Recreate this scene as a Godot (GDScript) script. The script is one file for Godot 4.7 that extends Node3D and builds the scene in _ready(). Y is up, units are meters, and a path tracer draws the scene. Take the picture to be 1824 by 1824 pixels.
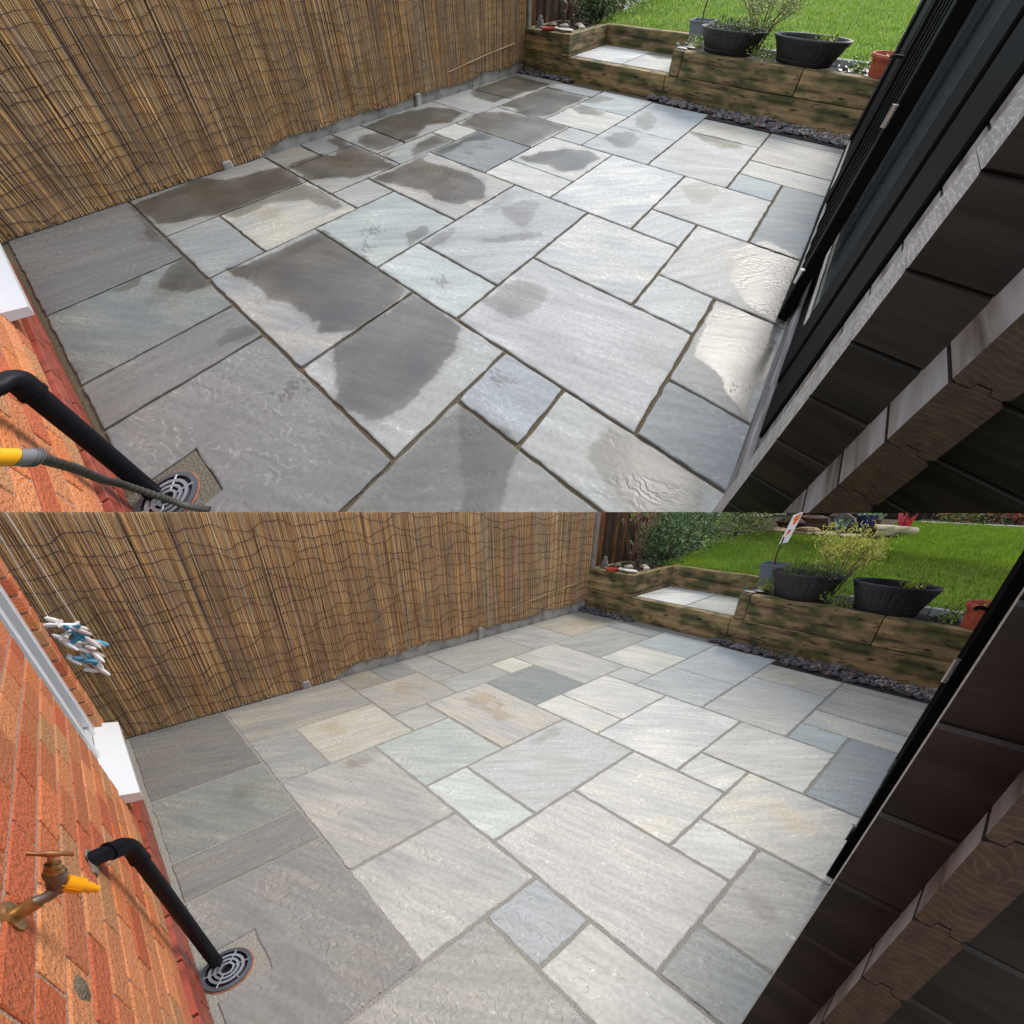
extends Node3D
# Two neighbouring patios of one plan: a dry one laid level beside the camera and, beyond and above it, a wet one on a rising bank.
# Each patio is written in its own plan: x along the garden wall, z along the fence, both in metres, y up from the paving.

const G := 0.29                      # the paving module in metres
const EYE := Vector3(0, 1.759, 0)
const CUT := Vector3(0.00515, 0.99625, -0.08641)   # the bank's foot: the lower garden ends under this plane, the upper one begins on it
const AX := [Vector3(7.30263, -5.93553, 5.88369), Vector3(0.71336, 0, 0.61982)]
const BX := [Vector3(5.92127, 7.37566, -7.46847), Vector3(0.77289, 0, -0.57050)]
const VX := [Vector3(0.07401, 4.25064, 4.68067), Vector3(0.00187, 1.24853, 0.29847)]
const OX := [Vector3(-22.70793, 17.75154, -28.10418), Vector3(-2.20813, 0, -2.72449)]
var k := 0                           # which patio is being built
var WET := true
var place := ""
var rng := RandomNumberGenerator.new()
var counts := {}
var M := {}
var noiseA: PackedByteArray
var noiseB: PackedByteArray
var noiseC: PackedByteArray

class MB:
	var p := PackedVector3Array()
	var n := PackedVector3Array()
	var u := PackedVector2Array()
	var c := PackedColorArray()
	func tri(a: Vector3, b: Vector3, d: Vector3, ua: Vector2, ub: Vector2, ud: Vector2, col: Color) -> void:
		p.append(a); p.append(b); p.append(d)
		u.append(ua); u.append(ub); u.append(ud)
		c.append(col); c.append(col); c.append(col)
		n.append(Vector3.ZERO); n.append(Vector3.ZERO); n.append(Vector3.ZERO)
	func quad(a: Vector3, b: Vector3, d: Vector3, e: Vector3, ua: Vector2, ub: Vector2, ud: Vector2, ue: Vector2, col: Color) -> void:
		tri(a, b, d, ua, ub, ud, col)
		tri(a, d, e, ua, ud, ue, col)
	func vert(a: Vector3, nn: Vector3, uu: Vector2, col: Color) -> void:
		p.append(a); n.append(nn); u.append(uu); c.append(col)

func s(r: float, g: float, b: float) -> Color:
	return Color(r / 255.0, g / 255.0, b / 255.0).srgb_to_linear()

func vary(c: Color, amount: float) -> Color:
	var f := 1.0 + rng.randf_range(-amount, amount)
	return Color(c.r * f * (1.0 + rng.randf_range(-amount, amount) * 0.3), c.g * f, c.b * f * (1.0 + rng.randf_range(-amount, amount) * 0.3))

func g3(a: float, b: float, h: float) -> Vector3:
	return Vector3(a * G, h, b * G)

func turn(v: Vector3) -> Vector3:
	return AX[k] * v.x + VX[k] * v.y + BX[k] * v.z

func world(v: Vector3) -> Vector3:
	return OX[k] + turn(v)

func side(w: Vector3) -> float:      # above 0 where this patio may build
	var d := CUT.dot(w - EYE)
	return d + 0.0018 * (w - EYE).length() if k == 0 else -d

# ---------- shapes, all in plan metres ----------
func box(m: MB, lo: Vector3, hi: Vector3, ch: float, col: Color, grain := 0, off := Vector2.ZERO) -> void:
	var mid := (lo + hi) * 0.5
	var hf := (hi - lo) * 0.5
	var at := func(sg: Vector3, axis: int) -> Vector3:
		var q := Vector3(hf.x * sg.x, hf.y * sg.y, hf.z * sg.z)
		for i in 3:
			if i != axis:
				q[i] -= ch * sg[i]
		return mid + q
	var uv := func(q: Vector3, axis: int) -> Vector2:
		var o := [0, 1, 2]
		o.erase(axis)
		if o[1] == grain:
			o.reverse()
		return Vector2(q[o[0]], q[o[1]]) + off
	for axis in 3:
		var i := (axis + 1) % 3
		var j := (axis + 2) % 3
		for sg in [-1.0, 1.0]:
			var q := []
			for w in [[-1, -1], [1, -1], [1, 1], [-1, 1]]:
				var e := Vector3.ZERO
				e[axis] = sg; e[i] = w[0]; e[j] = w[1]
				q.append(at.call(e, axis))
			m.quad(q[0], q[1], q[2], q[3], uv.call(q[0], axis), uv.call(q[1], axis), uv.call(q[2], axis), uv.call(q[3], axis), col)
	if ch <= 0.0:
		return
	for axis in 3:
		var i := (axis + 1) % 3
		var j := (axis + 2) % 3
		for si in [-1.0, 1.0]:
			for sj in [-1.0, 1.0]:
				var e0 := Vector3.ZERO
				e0[i] = si; e0[j] = sj; e0[axis] = -1
				var e1 := e0
				e1[axis] = 1
				var a: Vector3 = at.call(e0, i)
				var b: Vector3 = at.call(e1, i)
				var c: Vector3 = at.call(e1, j)
				var d: Vector3 = at.call(e0, j)
				m.quad(a, b, c, d, uv.call(a, i), uv.call(b, i), uv.call(c, i), uv.call(d, i), col)
	for sx in [-1.0, 1.0]:
		for sy in [-1.0, 1.0]:
			for sz in [-1.0, 1.0]:
				var e := Vector3(sx, sy, sz)
				var a: Vector3 = at.call(e, 0)
				var b: Vector3 = at.call(e, 1)
				var c: Vector3 = at.call(e, 2)
				m.tri(a, b, c, uv.call(a, 0), uv.call(b, 0), uv.call(c, 0), col)

# a bar of constant section: section points are [across, up] in metres; along is the axis of length (0 plan x, 2 plan z)
func bar(m: MB, section: Array, along: int, from: float, to: float, col: Color, off := Vector2.ZERO, cap: MB = null, cap_col := Color.WHITE, face: MB = null, face_col := Color.WHITE, lit := -1) -> void:
	var at := func(q: Vector2, l: float) -> Vector3: return Vector3(l, q.y, q.x) if along == 0 else Vector3(q.x, q.y, l)
	var n := section.size()
	var run := 0.0
	for i in n:
		var p: Vector2 = section[i]
		var q: Vector2 = section[(i + 1) % n]
		var d := (q - p).length()
		var o: MB = face if i == lit and face else m
		var c: Color = face_col if i == lit and face else col
		o.quad(at.call(p, from), at.call(p, to), at.call(q, to), at.call(q, from), Vector2(from, run) + off, Vector2(to, run) + off, Vector2(to, run + d) + off, Vector2(from, run + d) + off, c)
		run += d
	var poly := PackedVector2Array(section)
	var lo := poly[0]
	for q in poly:
		lo = lo.min(q)
	var tri := Geometry2D.triangulate_polygon(poly)
	for e in [from, to]:
		var o: MB = cap if cap and e == from else m
		for i in range(0, tri.size(), 3):
			var q := [poly[tri[i]], poly[tri[i + 1]], poly[tri[i + 2]]]
			var uvs := q.map(func(v): return (v - lo) * 7.5 + off)
			o.tri(at.call(q[0], e), at.call(q[1], e), at.call(q[2], e), uvs[0], uvs[1], uvs[2], cap_col if cap and e == from else col)

func gbox(m: MB, a0: float, a1: float, b0: float, b1: float, h0: float, h1: float, ch: float, col: Color, grain := 0, off := Vector2.ZERO) -> void:
	box(m, g3(a0, b0, h0), g3(a1, b1, h1), ch, col, grain, off)

func tube(m: MB, pts: Array, rad, sides: int, col: Color, caps := true, colors := []) -> void:
	var rings := []
	var run := 0.0
	var ref := Vector3(0.31, 0.2, 0.93).normalized()
	for i in pts.size():
		var d: Vector3 = (pts[mini(i + 1, pts.size() - 1)] - pts[maxi(i - 1, 0)]).normalized()
		var x := d.cross(ref)
		if x.length() < 0.05:
			x = d.cross(Vector3.RIGHT)
		x = x.normalized()
		var y := d.cross(x)
		var r: float = rad[i] if rad is Array else rad
		if i:
			run += (pts[i] - pts[i - 1]).length()
		var ring := []
		for j in sides:
			var t := TAU * j / sides
			var nn := x * cos(t) + y * sin(t)
			ring.append([pts[i] + nn * r, nn, Vector2(run, t * r)])
		rings.append(ring)
	for i in pts.size() - 1:
		var cc: Color = colors[i] if colors.size() > i else col
		var cd: Color = colors[i + 1] if colors.size() > i + 1 else cc
		for j in sides:
			var q := [rings[i][j], rings[i + 1][j], rings[i + 1][(j + 1) % sides], rings[i][(j + 1) % sides]]
			for w in [0, 1, 2, 0, 2, 3]:
				m.vert(q[w][0], q[w][1], q[w][2], cd if w == 1 or w == 2 else cc)
	if caps:
		for e in [0, pts.size() - 1]:
			for j in sides:
				m.tri(pts[e], rings[e][j][0], rings[e][(j + 1) % sides][0], Vector2.ZERO, rings[e][j][2], rings[e][(j + 1) % sides][2], col)

# profile: [radius, height]; round a centre, stretched by sx, sz; staves: how many grooves run up it
func lathe(m: MB, mid: Vector3, profile: Array, sides: int, col: Color, sx := 1.0, sz := 1.0, staves := 0, flat := false, phase := 0.0) -> void:
	var g := []
	for j in sides:
		g.append(0.982 if staves and fposmod(float(j) * staves / sides, 1.0) < 0.14 else 1.0)
	var pt := func(i: int, j: int) -> Vector3:
		var t := TAU * (j % sides) / sides + phase
		var r: float = profile[i][0] * g[j % sides]
		return mid + Vector3(cos(t) * r * sx, profile[i][1], sin(t) * r * sz)
	for i in profile.size() - 1:
		var dr: float = profile[i + 1][0] - profile[i][0]
		var dh: float = profile[i + 1][1] - profile[i][1]
		for j in sides:
			var q := [pt.call(i, j), pt.call(i + 1, j), pt.call(i + 1, j + 1), pt.call(i, j + 1)]
			var js := [j, j, j + 1, j + 1]
			for w in [0, 1, 2, 0, 2, 3]:
				var t: float = TAU * js[w] / sides + phase
				var nn := Vector3.ZERO if flat or staves > 0 else Vector3(cos(t) / sx * dh, -dr, sin(t) / sz * dh).normalized()
				m.vert(q[w], nn, Vector2(t * 0.2, q[w].y), col)

func leaf(m: MB, at: Vector3, dir: Vector3, length: float, wide: float, col: Color) -> void:
	var d := dir.normalized()
	var x := d.cross(Vector3(rng.randf_range(-1, 1), rng.randf_range(-0.2, 1), rng.randf_range(-1, 1))).normalized() * wide * 0.5
	var y := x.cross(d).normalized() * length * rng.randf_range(-0.12, 0.2)
	var mid := at + d * length * 0.5 + y
	var tip := at + d * length
	m.tri(at, mid + x, mid - x, Vector2.ZERO, Vector2(1, 0), Vector2(0, 1), col)
	m.tri(mid + x, tip, mid - x, Vector2.ZERO, Vector2(1, 0), Vector2(0, 1), col)

# an uneven stone
func rock(m: MB, mid: Vector3, size: Vector3, col: Color, rough := 0.25, rows := 5, cols := 8) -> void:
	var sd := rng.randf() * 100.0
	var v := []
	for i in rows + 1:
		var ring := []
		for j in cols:
			var t := PI * i / rows
			var f := TAU * j / cols
			var d := Vector3(sin(t) * cos(f), cos(t), sin(t) * sin(f))
			var r := 1.0 + rough * (sin(d.x * 3.1 + sd) + sin(d.y * 4.3 + sd * 1.7) + sin(d.z * 3.7 + sd * 0.6)) * 0.5
			ring.append(mid + d * r * size * 0.5)
		v.append(ring)
	for i in rows:
		for j in cols:
			var q := [v[i][j], v[i + 1][j], v[i + 1][(j + 1) % cols], v[i][(j + 1) % cols]]
			m.quad(q[0], q[1], q[2], q[3], Vector2(q[0].x, q[0].y), Vector2(q[1].x, q[1].y), Vector2(q[2].x, q[2].y), Vector2(q[3].x, q[3].y), col)

# ---------- objects ----------
func numbered(called: String, parent: Node) -> String:
	var key := "%d/%s" % [parent.get_instance_id(), called]
	counts[key] = counts.get(key, -1) + 1
	return called if counts[key] == 0 else "%s_%03d" % [called, counts[key]]

func build(m: MB, origin: Vector3, normals := true) -> Array:
	var inv := Basis(AX[k], VX[k], BX[k]).inverse().transposed()
	var P := PackedVector3Array()
	var N := PackedVector3Array()
	var U := PackedVector2Array()
	var C := PackedColorArray()
	for t in range(0, m.p.size(), 3):
		var poly := []
		var inside := 0
		for i in 3:
			var w := world(m.p[t + i])
			var d := side(w)
			if d >= 0.0:
				inside += 1
			poly.append([w, d, m.n[t + i], m.u[t + i], m.c[t + i]])
		if inside == 0:
			continue
		if inside < 3:
			var cutp := []
			for i in poly.size():
				var a: Array = poly[i]
				var b: Array = poly[(i + 1) % poly.size()]
				if a[1] >= 0.0:
					cutp.append(a)
				if (a[1] >= 0.0) != (b[1] >= 0.0):
					var f: float = a[1] / (a[1] - b[1])
					cutp.append([a[0].lerp(b[0], f), 0.0, a[2].lerp(b[2], f), a[3].lerp(b[3], f), a[4].lerp(b[4], f)])
			poly = cutp
		for i in range(1, poly.size() - 1):
			var q := [poly[0], poly[i], poly[i + 1]]
			var face: Vector3 = (q[1][0] - q[0][0]).cross(q[2][0] - q[0][0])
			if face.length_squared() < 1e-16:
				continue
			face = face.normalized()
			if q[0][2] != Vector3.ZERO and face.dot(inv * (q[0][2] + q[1][2] + q[2][2])) < 0.0:
				q = [q[0], q[2], q[1]]
				face = -face
			for w in [0, 2, 1]:
				P.append(q[w][0] - origin)
				U.append(q[w][3])
				C.append(q[w][4])
				N.append(face if q[w][2] == Vector3.ZERO else (inv * q[w][2]).normalized())
	if P.is_empty():
		return []
	var arr := []
	arr.resize(Mesh.ARRAY_MAX)
	arr[Mesh.ARRAY_VERTEX] = P
	arr[Mesh.ARRAY_NORMAL] = N
	arr[Mesh.ARRAY_TEX_UV] = U
	arr[Mesh.ARRAY_COLOR] = C
	return arr

func thing(called: String, label: String, category: String, base: Vector3, group := "") -> Node3D:
	var o := Node3D.new()
	o.name = numbered(called, self)
	o.position = world(base)
	add_child(o)
	o.set_meta("label", label)
	o.set_meta("category", category)
	if group:
		o.set_meta("group", group)
	return o

func structure(called: String, base: Vector3, label := "") -> Node3D:
	var o := Node3D.new()
	o.name = numbered(called, self)
	o.position = world(base)
	add_child(o)
	o.set_meta("kind", "structure")
	if label:
		o.set_meta("label", label)
	return o

# one named mesh under a thing (or under a part of it); extra: more [MB, material] for faces of another material
func part(parent: Node3D, called: String, m: MB, mat: Material, extra := [], kind := "") -> MeshInstance3D:
	var top: Node3D = parent
	while top.get_parent() != self:
		top = top.get_parent()
	var mesh := ArrayMesh.new()
	for e in [[m, mat]] + extra:
		var arr := build(e[0], top.position)
		if arr.size():
			mesh.add_surface_from_arrays(Mesh.PRIMITIVE_TRIANGLES, arr)
			mesh.surface_set_material(mesh.get_surface_count() - 1, e[1])
	if mesh.get_surface_count() == 0:
		return null
	var o := MeshInstance3D.new()
	o.name = numbered(called, parent)
	o.mesh = mesh
	o.cast_shadow = GeometryInstance3D.SHADOW_CASTING_SETTING_ON
	parent.add_child(o)
	if kind:
		o.set_meta("kind", kind)
	return o

func single(called: String, label: String, category: String, m: MB, mat: Material, base: Vector3, group := "", kind := "") -> void:
	var arr := build(m, world(base))
	if arr.is_empty():
		return
	var o := MeshInstance3D.new()
	o.name = numbered(called, self)
	o.position = world(base)
	var mesh := ArrayMesh.new()
	mesh.add_surface_from_arrays(Mesh.PRIMITIVE_TRIANGLES, arr)
	mesh.surface_set_material(0, mat)
	o.mesh = mesh
	add_child(o)
	o.set_meta("label", label)
	o.set_meta("category", category)
	if group:
		o.set_meta("group", group)
	if kind:
		o.set_meta("kind", kind)

# ---------- materials ----------
func noise_image(w: int, h: int, freq: float, sd: int, octaves := 4, type := FastNoiseLite.TYPE_SIMPLEX_SMOOTH, seamless := true) -> Image:
	var f := FastNoiseLite.new()
	f.seed = sd
	f.noise_type = type
	f.frequency = freq
	f.fractal_octaves = octaves
	return f.get_seamless_image(w, h) if seamless else f.get_image(w, h)

func tone_texture(im: Image, ramp: Array) -> ImageTexture:
	# grey noise through a list of [position, colour in sRGB]
	var src := im.get_data()
	var lut := PackedByteArray()
	lut.resize(768)
	var gr := Gradient.new()
	gr.offsets = PackedFloat32Array(ramp.map(func(r): return r[0]))
	gr.colors = PackedColorArray(ramp.map(func(r): return r[1]))
	for i in 256:
		var c := gr.sample(i / 255.0)
		lut[i * 3] = int(c.r * 255); lut[i * 3 + 1] = int(c.g * 255); lut[i * 3 + 2] = int(c.b * 255)
	var out := PackedByteArray()
	out.resize(src.size() * 3)
	for i in src.size():
		var v := src[i] * 3
		out[i * 3] = lut[v]; out[i * 3 + 1] = lut[v + 1]; out[i * 3 + 2] = lut[v + 2]
	return ImageTexture.create_from_image(Image.create_from_data(im.get_width(), im.get_height(), false, Image.FORMAT_RGB8, out))

func grey(v: float) -> Color:
	return Color(v, v, v)

func material(called: String, col: Color, rough: float, tex: Texture2D = null, scale := 1.0, bump: Texture2D = null, depth := 0.0) -> StandardMaterial3D:
	var m := StandardMaterial3D.new()
	m.resource_name = called
	m.albedo_color = col.linear_to_srgb()
	m.vertex_color_use_as_albedo = true
	m.roughness = rough
	m.albedo_texture = tex
	m.uv1_scale = Vector3(scale, scale, scale)
	if bump:
		m.heightmap_enabled = true
		m.heightmap_texture = bump
		m.heightmap_scale = depth * relief
	M[called] = m
	return m

var T := {}
var relief := 1.0                    # relief depth follows the size of the place

func make_textures() -> void:
	var fine := noise_image(256, 256, 0.06, 3, 4)
	var soft := noise_image(256, 256, 0.012, 5, 5)
	var fine_t := ImageTexture.create_from_image(fine)
	var soft_t := ImageTexture.create_from_image(soft)
	var speckle := tone_texture(noise_image(256, 256, 0.16, 8, 3), [[0.0, grey(0.5)], [0.35, grey(0.8)], [0.6, grey(0.95)], [1.0, grey(1.0)]])
	var cloudy := tone_texture(soft, [[0.0, grey(0.72)], [0.5, grey(0.92)], [1.0, grey(1.0)]])
	# wood: noise drawn out along the grain
	var gi := noise_image(64, 512, 0.02, 12, 5)
	gi.resize(512, 512, Image.INTERPOLATE_CUBIC)
	var grain_t := ImageTexture.create_from_image(gi)
	var grain := tone_texture(gi, [[0.0, grey(0.55)], [0.4, grey(0.85)], [0.6, grey(0.97)], [1.0, grey(1.0)]])
	var old := tone_texture(gi, [[0.0, Color(0.42, 0.36, 0.28)], [0.4, Color(0.78, 0.74, 0.68)], [1.0, Color(1, 1, 1)]])
	for e in [["fine", fine_t], ["soft", soft_t], ["speckle", speckle], ["cloudy", cloudy], ["grain_relief", grain_t], ["grain", grain], ["old", old]]:
		T[e[0]] = e[1]
	T["clay"] = tone_texture(noise_image(512, 512, 0.09, 44, 5), [[0.0, Color(0.62, 0.55, 0.5)], [0.3, Color(0.88, 0.8, 0.74)], [0.55, Color(0.98, 0.93, 0.88)], [1.0, Color(1, 1, 0.98)]])
	T["stain"] = tone_texture(gi, [[0.0, Color(0.45, 0.4, 0.38)], [0.42, Color(0.8, 0.74, 0.7)], [0.62, Color(1, 0.97, 0.95)], [1.0, Color(1.0, 0.86, 0.76)]])
	T["reed"] = tone_texture(gi, [[0.0, grey(0.8)], [0.5, grey(0.97)], [1.0, grey(1.0)]])
	sleeper_texture(gi)
	rings_texture()

func make_materials() -> void:
	var w := Color.WHITE
	material("mortar", w, 0.95, T["speckle"], 4.5, T["fine"], 0.4)
	material("concrete", w, 0.9, T["cloudy"], 2.0, T["fine"], 0.1)
	material("reed", w, 0.6, T["reed"], 2.0)
	material("wire", w, 0.55)
	material("brick", w, 0.9, T["clay"], 4.0, T["fine"], 0.5)
	material("smooth_brick", w, 0.45, T["cloudy"], 4.0)
	material("upvc", w, 0.25)
	material("black_plastic", w, 0.5).metallic_specular = 0.3
	material("pot_plastic", w, 0.42, T["cloudy"], 3.0)
	material("metal", w, 0.4).metallic = 0.6
	material("steel", w, 0.25).metallic = 1.0
	material("brass", w, 0.42, T["cloudy"], 12.0).metallic = 0.85
	material("plastic", w, 0.35)
	material("hose", w, 0.6)
	material("stained_wood", w, 0.6, T["stain"], 1.6, T["grain_relief"], 0.12)
	material("grey_wood", w, 0.65, T["old"], 1.6, T["grain_relief"], 0.06)  # on the cabin logs this grey stands for a skylit side
	material("black_paint", w, 0.6, T["cloudy"], 3.0).metallic_specular = 0.15
	material("terracotta", w, 0.75, T["cloudy"], 3.0)
	material("glaze", w, 0.12)
	material("soil", w, 0.98, T["speckle"], 5.0, T["fine"], 2.0)
	material("stone", w, 0.7, T["speckle"], 4.0, T["fine"], 0.25)
	material("slate", w, 0.4, T["cloudy"], 6.0)
	material("bark", w, 0.9, T["grain"], 3.0, T["grain_relief"], 0.2)
	var lf := material("leaf", w, 0.55)
	lf.backlight_enabled = true
	lf.backlight = Color(0.35, 0.45, 0.2)
	var gr := material("grass", w, 0.6)
	gr.backlight_enabled = true
	gr.backlight = Color(0.4, 0.5, 0.2)
	material("turf", w, 0.95, T["speckle"], 4.0)
	material("card", w, 0.6)
	var gl := material("glass", Color(0.6, 0.65, 0.65), 0.02)
	gl.vertex_color_use_as_albedo = false
	gl.transparency = BaseMaterial3D.TRANSPARENCY_ALPHA
	gl.albedo_color = Color(0.75, 0.8, 0.8, 0.12)
	# softwood sleepers: grain with green algae and dark spots
	material("sleeper", w, 0.85, T["sleeper"], 1.0, T["sleeper_relief"], 0.25).uv1_scale = Vector3(0.55, 1.1, 1)
	material("end_grain", w, 0.6, T["rings"], 1.0)

func sleeper_texture(gi: Image) -> void:
	var w := 1024
	var h := 512
	var big := gi.duplicate() as Image
	big.resize(w, h, Image.INTERPOLATE_CUBIC)
	var gd := big.get_data()
	var ai := noise_image(512, 512, 0.012, 21, 5)
	ai.resize(w, h, Image.INTERPOLATE_CUBIC)
	var al := ai.get_data()
	var si := noise_image(256, 512, 0.035, 22, 3)
	si.resize(w, h, Image.INTERPOLATE_CUBIC)
	var sp := si.get_data()
	var fi := noise_image(w, h, 0.12, 23, 3).get_data()
	var out := PackedByteArray()
	out.resize(w * h * 3)
	for i in w * h:
		var g := gd[i] / 255.0
		var n := fi[i] / 255.0
		var a := clampf((al[i] / 255.0 - 0.36) * 2.6 + (n - 0.5) * 0.5, 0.0, 1.0)
		var d := clampf((sp[i] / 255.0 - 0.66) * 5.0 + (n - 0.5) * 0.6, 0.0, 1.0)
		var v := (0.66 + 0.5 * g) * (0.9 + 0.2 * n)
		if g < 0.36:
			v *= 0.55 + g * 1.25
		var f := 1.0 - 0.6 * d
		out[i * 3] = int(clampf(v * lerpf(0.66, 0.38, a) * f, 0, 1) * 255)
		out[i * 3 + 1] = int(clampf(v * lerpf(0.55, 0.38, a) * f, 0, 1) * 255)
		out[i * 3 + 2] = int(clampf(v * lerpf(0.39, 0.22, a) * f, 0, 1) * 255)
	T["sleeper"] = ImageTexture.create_from_image(Image.create_from_data(w, h, false, Image.FORMAT_RGB8, out))
	T["sleeper_relief"] = ImageTexture.create_from_image(big)

func rings_texture() -> void:
	var w := 512
	var n := noise_image(w, w, 0.01, 31, 4).get_data()
	var out := PackedByteArray()
	out.resize(w * w * 3)
	for y in w:
		for x in w:
			var dx := (x - 250.0) / w
			var dy := (y + 60.0) / w
			var d := sqrt(dx * dx * 0.55 + dy * dy) + n[y * w + x] / 255.0 * 0.05
			var f := fposmod(d * 17.0, 1.0)
			var v := 0.78 if f < 0.75 else 1.0 - absf(f - 0.86) * 1.2
			v *= 0.85 + 0.3 * n[(x * w + y)] / 255.0
			var i := (y * w + x) * 3
			out[i] = int(clampf(v, 0, 1) * 255); out[i + 1] = out[i]; out[i + 2] = out[i]
	T["rings"] = ImageTexture.create_from_image(Image.create_from_data(w, w, false, Image.FORMAT_RGB8, out))

# ---------- paving ----------
# one row a slab: two corners in modules, its dry colour (sRGB) and the direction of its bedding
const SLABS := [
[-0.17, -1.95, 3, 0, 118, 116, 115, 70], [3, -1.95, 5, 0, 128, 135, 130, 35], [5, -1.95, 6, 0, 130, 128, 125, 85], [6, -1.95, 9, 0, 138, 136, 135, 20],
[-0.17, 0, 2, 3, 152, 148, 140, 75], [2, 0, 4, 1, 148, 151, 149, 60], [2, 1, 4, 3, 186, 178, 160, 80], [4, 0, 7, 2, 168, 165, 159, 30], [7, 0, 9, 2, 178, 178, 173, 15],
[1, 3, 3, 5, 164, 158, 150, 40], [3, 3, 4, 4, 172, 169, 162, 50], [-0.17, 3, 1, 4, 148, 138, 122, 60], [-0.17, 4, 1, 5, 132, 134, 137, 20], [-0.17, 5, 2, 6, 152, 154, 152, 70],
[-0.17, 6, 2, 9, 158, 156, 152, 75], [-0.17, 9, 2, 11, 160, 160, 158, 30], [-0.17, 11, 2, 14, 168, 160, 142, 80], [2, 5, 3, 7, 160, 162, 158, 65], [2, 7, 3, 8, 196, 193, 176, 40],
[2, 8, 5, 10, 178, 176, 171, 15], [3, 6, 5, 8, 132, 140, 144, 25], [3, 4, 6, 6, 184, 176, 166, 10], [4, 2, 6, 4, 170, 181, 175, 45], [6, 2, 8, 3, 188, 198, 192, 20],
[6, 3, 8, 6, 184, 184, 184, 50], [5, 6, 7, 7, 206, 203, 191, 15], [5, 7, 7, 9, 201, 199, 193, 20], [5, 9, 6, 10, 182, 182, 178, 60], [4, 10, 6, 12, 202, 199, 184, 10],
[2, 10, 4, 13, 160, 160, 155, 70], [2, 13, 4, 13.86, 140, 145, 150, 5], [4, 12, 6, 14, 168, 182, 182, 40], [6, 9, 8, 11, 182, 186, 186, 25], [7, 6, 9, 9, 206, 206, 203, 45],
[6, 11, 8, 13.9, 182, 189, 189, 30], [8, 12, 10, 13.4, 200, 190, 170, 65], [8, 9, 10, 12, 193, 190, 185, 20], [10, 11, 12.6, 13, 190, 182, 168, 2], [10, 13, 12.6, 13.42, 178, 172, 160, 2],
[10, 10, 12.6, 11, 202, 197, 185, 2], [10, 9, 11, 10, 163, 181, 186, 35], [11, 7, 13.1, 10, 152, 163, 168, 20], [9, 7, 11, 9, 202, 199, 192, 50], [9, 6, 10, 7, 202, 202, 197, 70],
[8, 4, 10, 6, 202, 200, 194, 30], [10, 5, 13.1, 7, 202, 198, 188, 55], [10, 4, 11, 5, 202, 202, 197, 40], [8, 2, 11, 4, 193, 190, 188, 12], [11, 3, 13.1, 5, 182, 179, 172, 30],
[11, 2, 13.1, 3, 155, 163, 165, 25], [9, 1, 10, 2, 166, 173, 181, 15], [9, -2, 12, 1, 160, 160, 155, 40], [10, 1, 12.9, 2, 192, 192, 184, 15], [11.9, 0, 13, 1, 180, 180, 176, 15]]
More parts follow.
